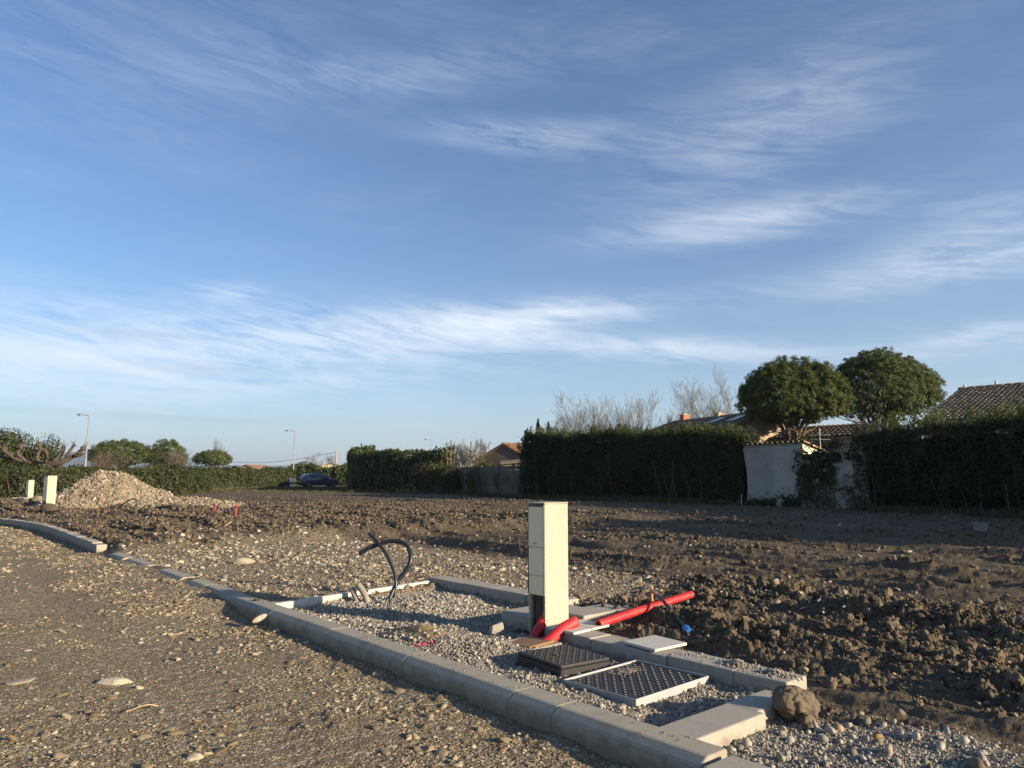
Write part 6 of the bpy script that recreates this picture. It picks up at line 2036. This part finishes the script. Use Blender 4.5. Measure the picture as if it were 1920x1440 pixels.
street_lamp('nearest street lamp rising behind the gravel heap', -43.0, 75.0, 7.4)
street_lamp('street lamp standing beside the sign board and the parked car', -27.6, 94.0, 6.95)
street_lamp('farthest street lamp showing above the laurel hedge', -14.2, 130.0, 7.6)
t = thing('utility_pole', 'wooden utility pole with a wire left of the laurel hedge', 'pole', (-26.0, 110, 0))
MB().tube([(0, 0, -.1), (0, 0, 5.0)], [0.15, 0.11], 10).build('post', MAT['pole_wood'], t)
MB().box(-.25, .25, -.05, .05, 4.75, 4.83).build('bracket', MAT['galvanised'], t)
w0 = np.array([0, 0, 4.8]); w1 = np.array([-26, 22, 3.9])
MB().tube([w0 + (w1 - w0) * u - up * 0.8 * math.sin(math.pi * u) for u in np.linspace(0, 1, 20)], 0.03, 5).build('wire', MAT['rubber'], t)

# ------------------------------------------------------------------ parked car
plain('car_paint', (0.060, 0.075, 0.105), 0.28, metal=0.4, var=0.05, spec=0.6)
plain('car_glass', (0.012, 0.014, 0.018), 0.08, var=0.0, spec=0.8)
plain('tyre', (0.012, 0.012, 0.012), 0.8)
plain('rim', (0.18, 0.18, 0.19), 0.35, metal=0.8)
plain('tail_light', (0.25, 0.015, 0.015), 0.3)
plain('plate_white', (0.7, 0.7, 0.68), 0.5)


def suv(label, loc, rz):
    t = thing('parked_car', label, 'car', loc, rz)
    # cross-sections along x (front = +x): (x, half width low, half width waist, z sill, z waist, z roof, half width roof)
    S = [(-2.18, .62, .66, .42, .86, .88, .50), (-2.12, .84, .86, .30, .95, .99, .62), (-1.95, .89, .92, .26, 1.00, 1.30, .62), (-1.60, .90, .93, .24, 1.00, 1.55, .60),
         (-0.9, .90, .93, .22, .99, 1.62, .60), (-0.1, .90, .93, .22, .98, 1.61, .60), (0.45, .90, .93, .22, .97, 1.46, .58), (0.95, .90, .92, .22, .96, 1.14, .58),
         (1.15, .90, .92, .22, .95, 1.01, .62), (1.75, .88, .90, .24, .88, .92, .60), (2.05, .80, .84, .30, .78, .82, .50), (2.20, .58, .64, .40, .66, .68, .40)]
    V = []
    for (x_, wl_, ww, zs, zw, zr, wr) in S:
        V += [(x_, -wl_ * .9, zs), (x_, -wl_, zs + .10), (x_, -ww, (zs + zw) / 2 + .05), (x_, -ww * .985, zw), (x_, -wr - .03, zr - .05), (x_, -wr * .8, zr),
              (x_, wr * .8, zr), (x_, wr + .03, zr - .05), (x_, ww * .985, zw), (x_, ww, (zs + zw) / 2 + .05), (x_, wl_, zs + .10), (x_, wl_ * .9, zs)]
    P = 12; F = []
    for k in range(len(S) - 1):
        for q in range(P):
            F.append((k * P + q, k * P + (q + 1) % P, (k + 1) * P + (q + 1) % P, (k + 1) * P + q))
    m = MB().np(V, F)
    m.bm.verts.ensure_lookup_table()
    m.bm.faces.new([m.bm.verts[k] for k in range(P)]); m.bm.faces.new([m.bm.verts[(len(S) - 1) * P + k] for k in range(P)][::-1])
    body = m.build('body', MAT['car_paint'], t, smooth=True)
    md = body.modifiers.new('edges', 'EDGE_SPLIT'); md.split_angle = R(28)

    def panel(name, pts, mat, par=t, off=0.012):
        a_, b_, c_ = [Vector(p) for p in pts[:3]]
        n_ = (b_ - a_).cross(c_ - a_).normalized()
        cen = sum((Vector(p) for p in pts), Vector()) / len(pts)
        if n_.dot(cen - Vector((0, 0, .8))) < 0: n_ = -n_
        lo = [Vector(p) - n_ * 0.03 for p in pts]; hi = [Vector(p) + n_ * off for p in pts]
        k = len(pts)
        return MB().poly([*lo, *hi], [tuple(range(k)), tuple(range(k, 2 * k))] + [(i_, (i_ + 1) % k, k + (i_ + 1) % k, k + i_) for i_ in range(k)]).build(name, MAT[mat], par)
    for sg in (-1, 1):
        panel('side_window', [(-1.50, sg * .90, 1.05), (-.45, sg * .90, 1.04), (-.45, sg * .665, 1.53), (-1.35, sg * .68, 1.48)], 'car_glass')
        panel('side_window', [(-.38, sg * .90, 1.04), (.85, sg * .89, 1.02), (.40, sg * .68, 1.38), (-.38, sg * .665, 1.52)], 'car_glass')
        panel('tail_light', [(-2.14, sg * .84, .88), (-2.0, sg * .91, .90), (-1.97, sg * .90, 1.02), (-2.12, sg * .80, 1.0)], 'tail_light', off=0.02)
        panel('headlight', [(2.02, sg * .80, .62), (1.72, sg * .885, .70), (1.72, sg * .87, .80), (2.02, sg * .76, .74)], 'lamp_lens', off=0.02)
        MB().box(.62, .78, sg * .93 if sg > 0 else -1.10, 1.10 if sg > 0 else -.93, .98, 1.10, .02).build('mirror', MAT['car_paint'], t)
        for xw in (-1.35, 1.38):
            wh = MB()
            ring = [(math.cos(a_) * .34, math.sin(a_) * .34) for a_ in np.linspace(0, 2 * math.pi, 24, endpoint=False)]
            wh.tube([(xw, sg * .72, .34), (xw, sg * .74, .34), (xw, sg * .92, .34), (xw, sg * .94, .34)], [.30, .34, .34, .31], 24)
            tw = wh.build('wheel', MAT['tyre'], t)
            MB().tube([(xw, sg * .941, .34), (xw, sg * .955, .34)], [.22, .19], 12).build('rim', MAT['rim'], tw)
    panel('rear_window', [(-2.09, -.62, 1.03), (-2.09, .62, 1.03), (-1.80, .52, 1.42), (-1.80, -.52, 1.42)], 'car_glass')
    panel('windscreen', [(1.02, -.66, 1.05), (1.02, .66, 1.05), (.50, .52, 1.44), (.50, -.52, 1.44)], 'car_glass', off=0.03)
    panel('number_plate', [(-2.18, -.26, .62), (-2.18, .26, .62), (-2.18, .26, .73), (-2.18, -.26, .73)], 'plate_white', off=0.015)
    MB().box(-2.2, -2.05, -.75, .75, .36, .52, .02).build('bumper', MAT['tyre'], t)
    return t


suv('dark grey-blue estate car parked at the far end of the field', (-22.1, 85.5, 0.0), R(30))

# ------------------------------------------------------------------ sign board
plain('sign_white', (0.72, 0.70, 0.68), 0.6)
plain('sign_red', (0.50, 0.02, 0.04), 0.6)
plain('sign_black', (0.015, 0.015, 0.015), 0.6)
t = thing('sign_board', 'small white site notice board with red mark left of the parked car', 'sign', (-23.6, 80.2, 0), R(8))
MB().box(-.28, .28, 0, .02, 0.62, 1.02).build('upper_panel', MAT['sign_white'], t)
MB().box(-.06, .12, -.012, -.001, 0.70, .96, .01).build('red_mark', MAT['sign_red'], t)
MB().box(-.03, .0, -.016, -.0125, 0.74, .92).box(.05, .08, -.016, -.0125, 0.74, .92).build('mark_lines', MAT['sign_white'], t)
MB().box(-.28, .28, 0, .02, 0.46, 0.618).build('black_strip', MAT['sign_black'], t)
MB().box(-.02, .03, -.008, -.001, .49, .58).build('white_dot', MAT['sign_white'], t)
MB().box(-.28, .28, 0, .02, 0.36, 0.42).build('white_strip', MAT['sign_white'], t)
MB().box(-.28, .28, 0, .02, 0.16, 0.30).build('lower_panel', MAT['sign_white'], t)
for sg in (-1, 1):
    MB().box(sg * .25 - .02, sg * .25 + .02, .021, .05, -.1, 1.0).build('leg', MAT['pole_wood'], t)

# ------------------------------------------------------------------ distant hills
leaf_material('hill_forest', [(0.0, (0.06, 0.07, 0.05)), (1.0, (0.06, 0.07, 0.05))], 0.0)
xs = np.linspace(-5200, 2600, 260); ys = np.linspace(3000, 5200, 24)
XX, YY = np.meshgrid(xs, ys)
prof = 120 + 45 * fbm(xs, xs * 0 + 3, 0.0009, 4, 401) + 30 * fbm(xs, xs * 0, 0.004, 3, 402)
prof = prof * (0.40 + 0.60 * sstep(-1500, -2000, xs)) * sstep(600, -800, xs) + 14
cross_ = np.sin(np.clip((YY - 3000) / 2200, 0, 1) * np.pi) ** 0.7
HZ = prof[None, :] * cross_ * (1 + 0.15 * fbm(XX, YY, 0.003, 3, 403)) - 5
ii = np.arange(23)[:, None] * 260 + np.arange(259)[None, :]
ff = np.stack([ii, ii + 1, ii + 261, ii + 260], -1).reshape(-1, 4)
tag(obj_np('hills', np.stack([XX, YY, HZ], -1).reshape(-1, 3), ff, MAT['hill_forest'], smooth=True), kind='structure')

# ------------------------------------------------------------------ hazy air
hm = bpy.data.materials.new('haze_air'); hm.use_nodes = True; hm.node_tree.nodes.clear()
g_ = G(hm.node_tree)
ho = g_.n('ShaderNodeOutputMaterial')
pv = g_.n('ShaderNodeVolumePrincipled', {'Color': (0.75, 0.85, 1.0, 1), 'Density': 0.00016, 'Anisotropy': 0.2})
hm.node_tree.links.new(pv.outputs[0], ho.inputs['Volume'])
tag(MB().box(-9500, 9500, -9500, 9500, -20, 230).build('haze', hm), kind='stuff')
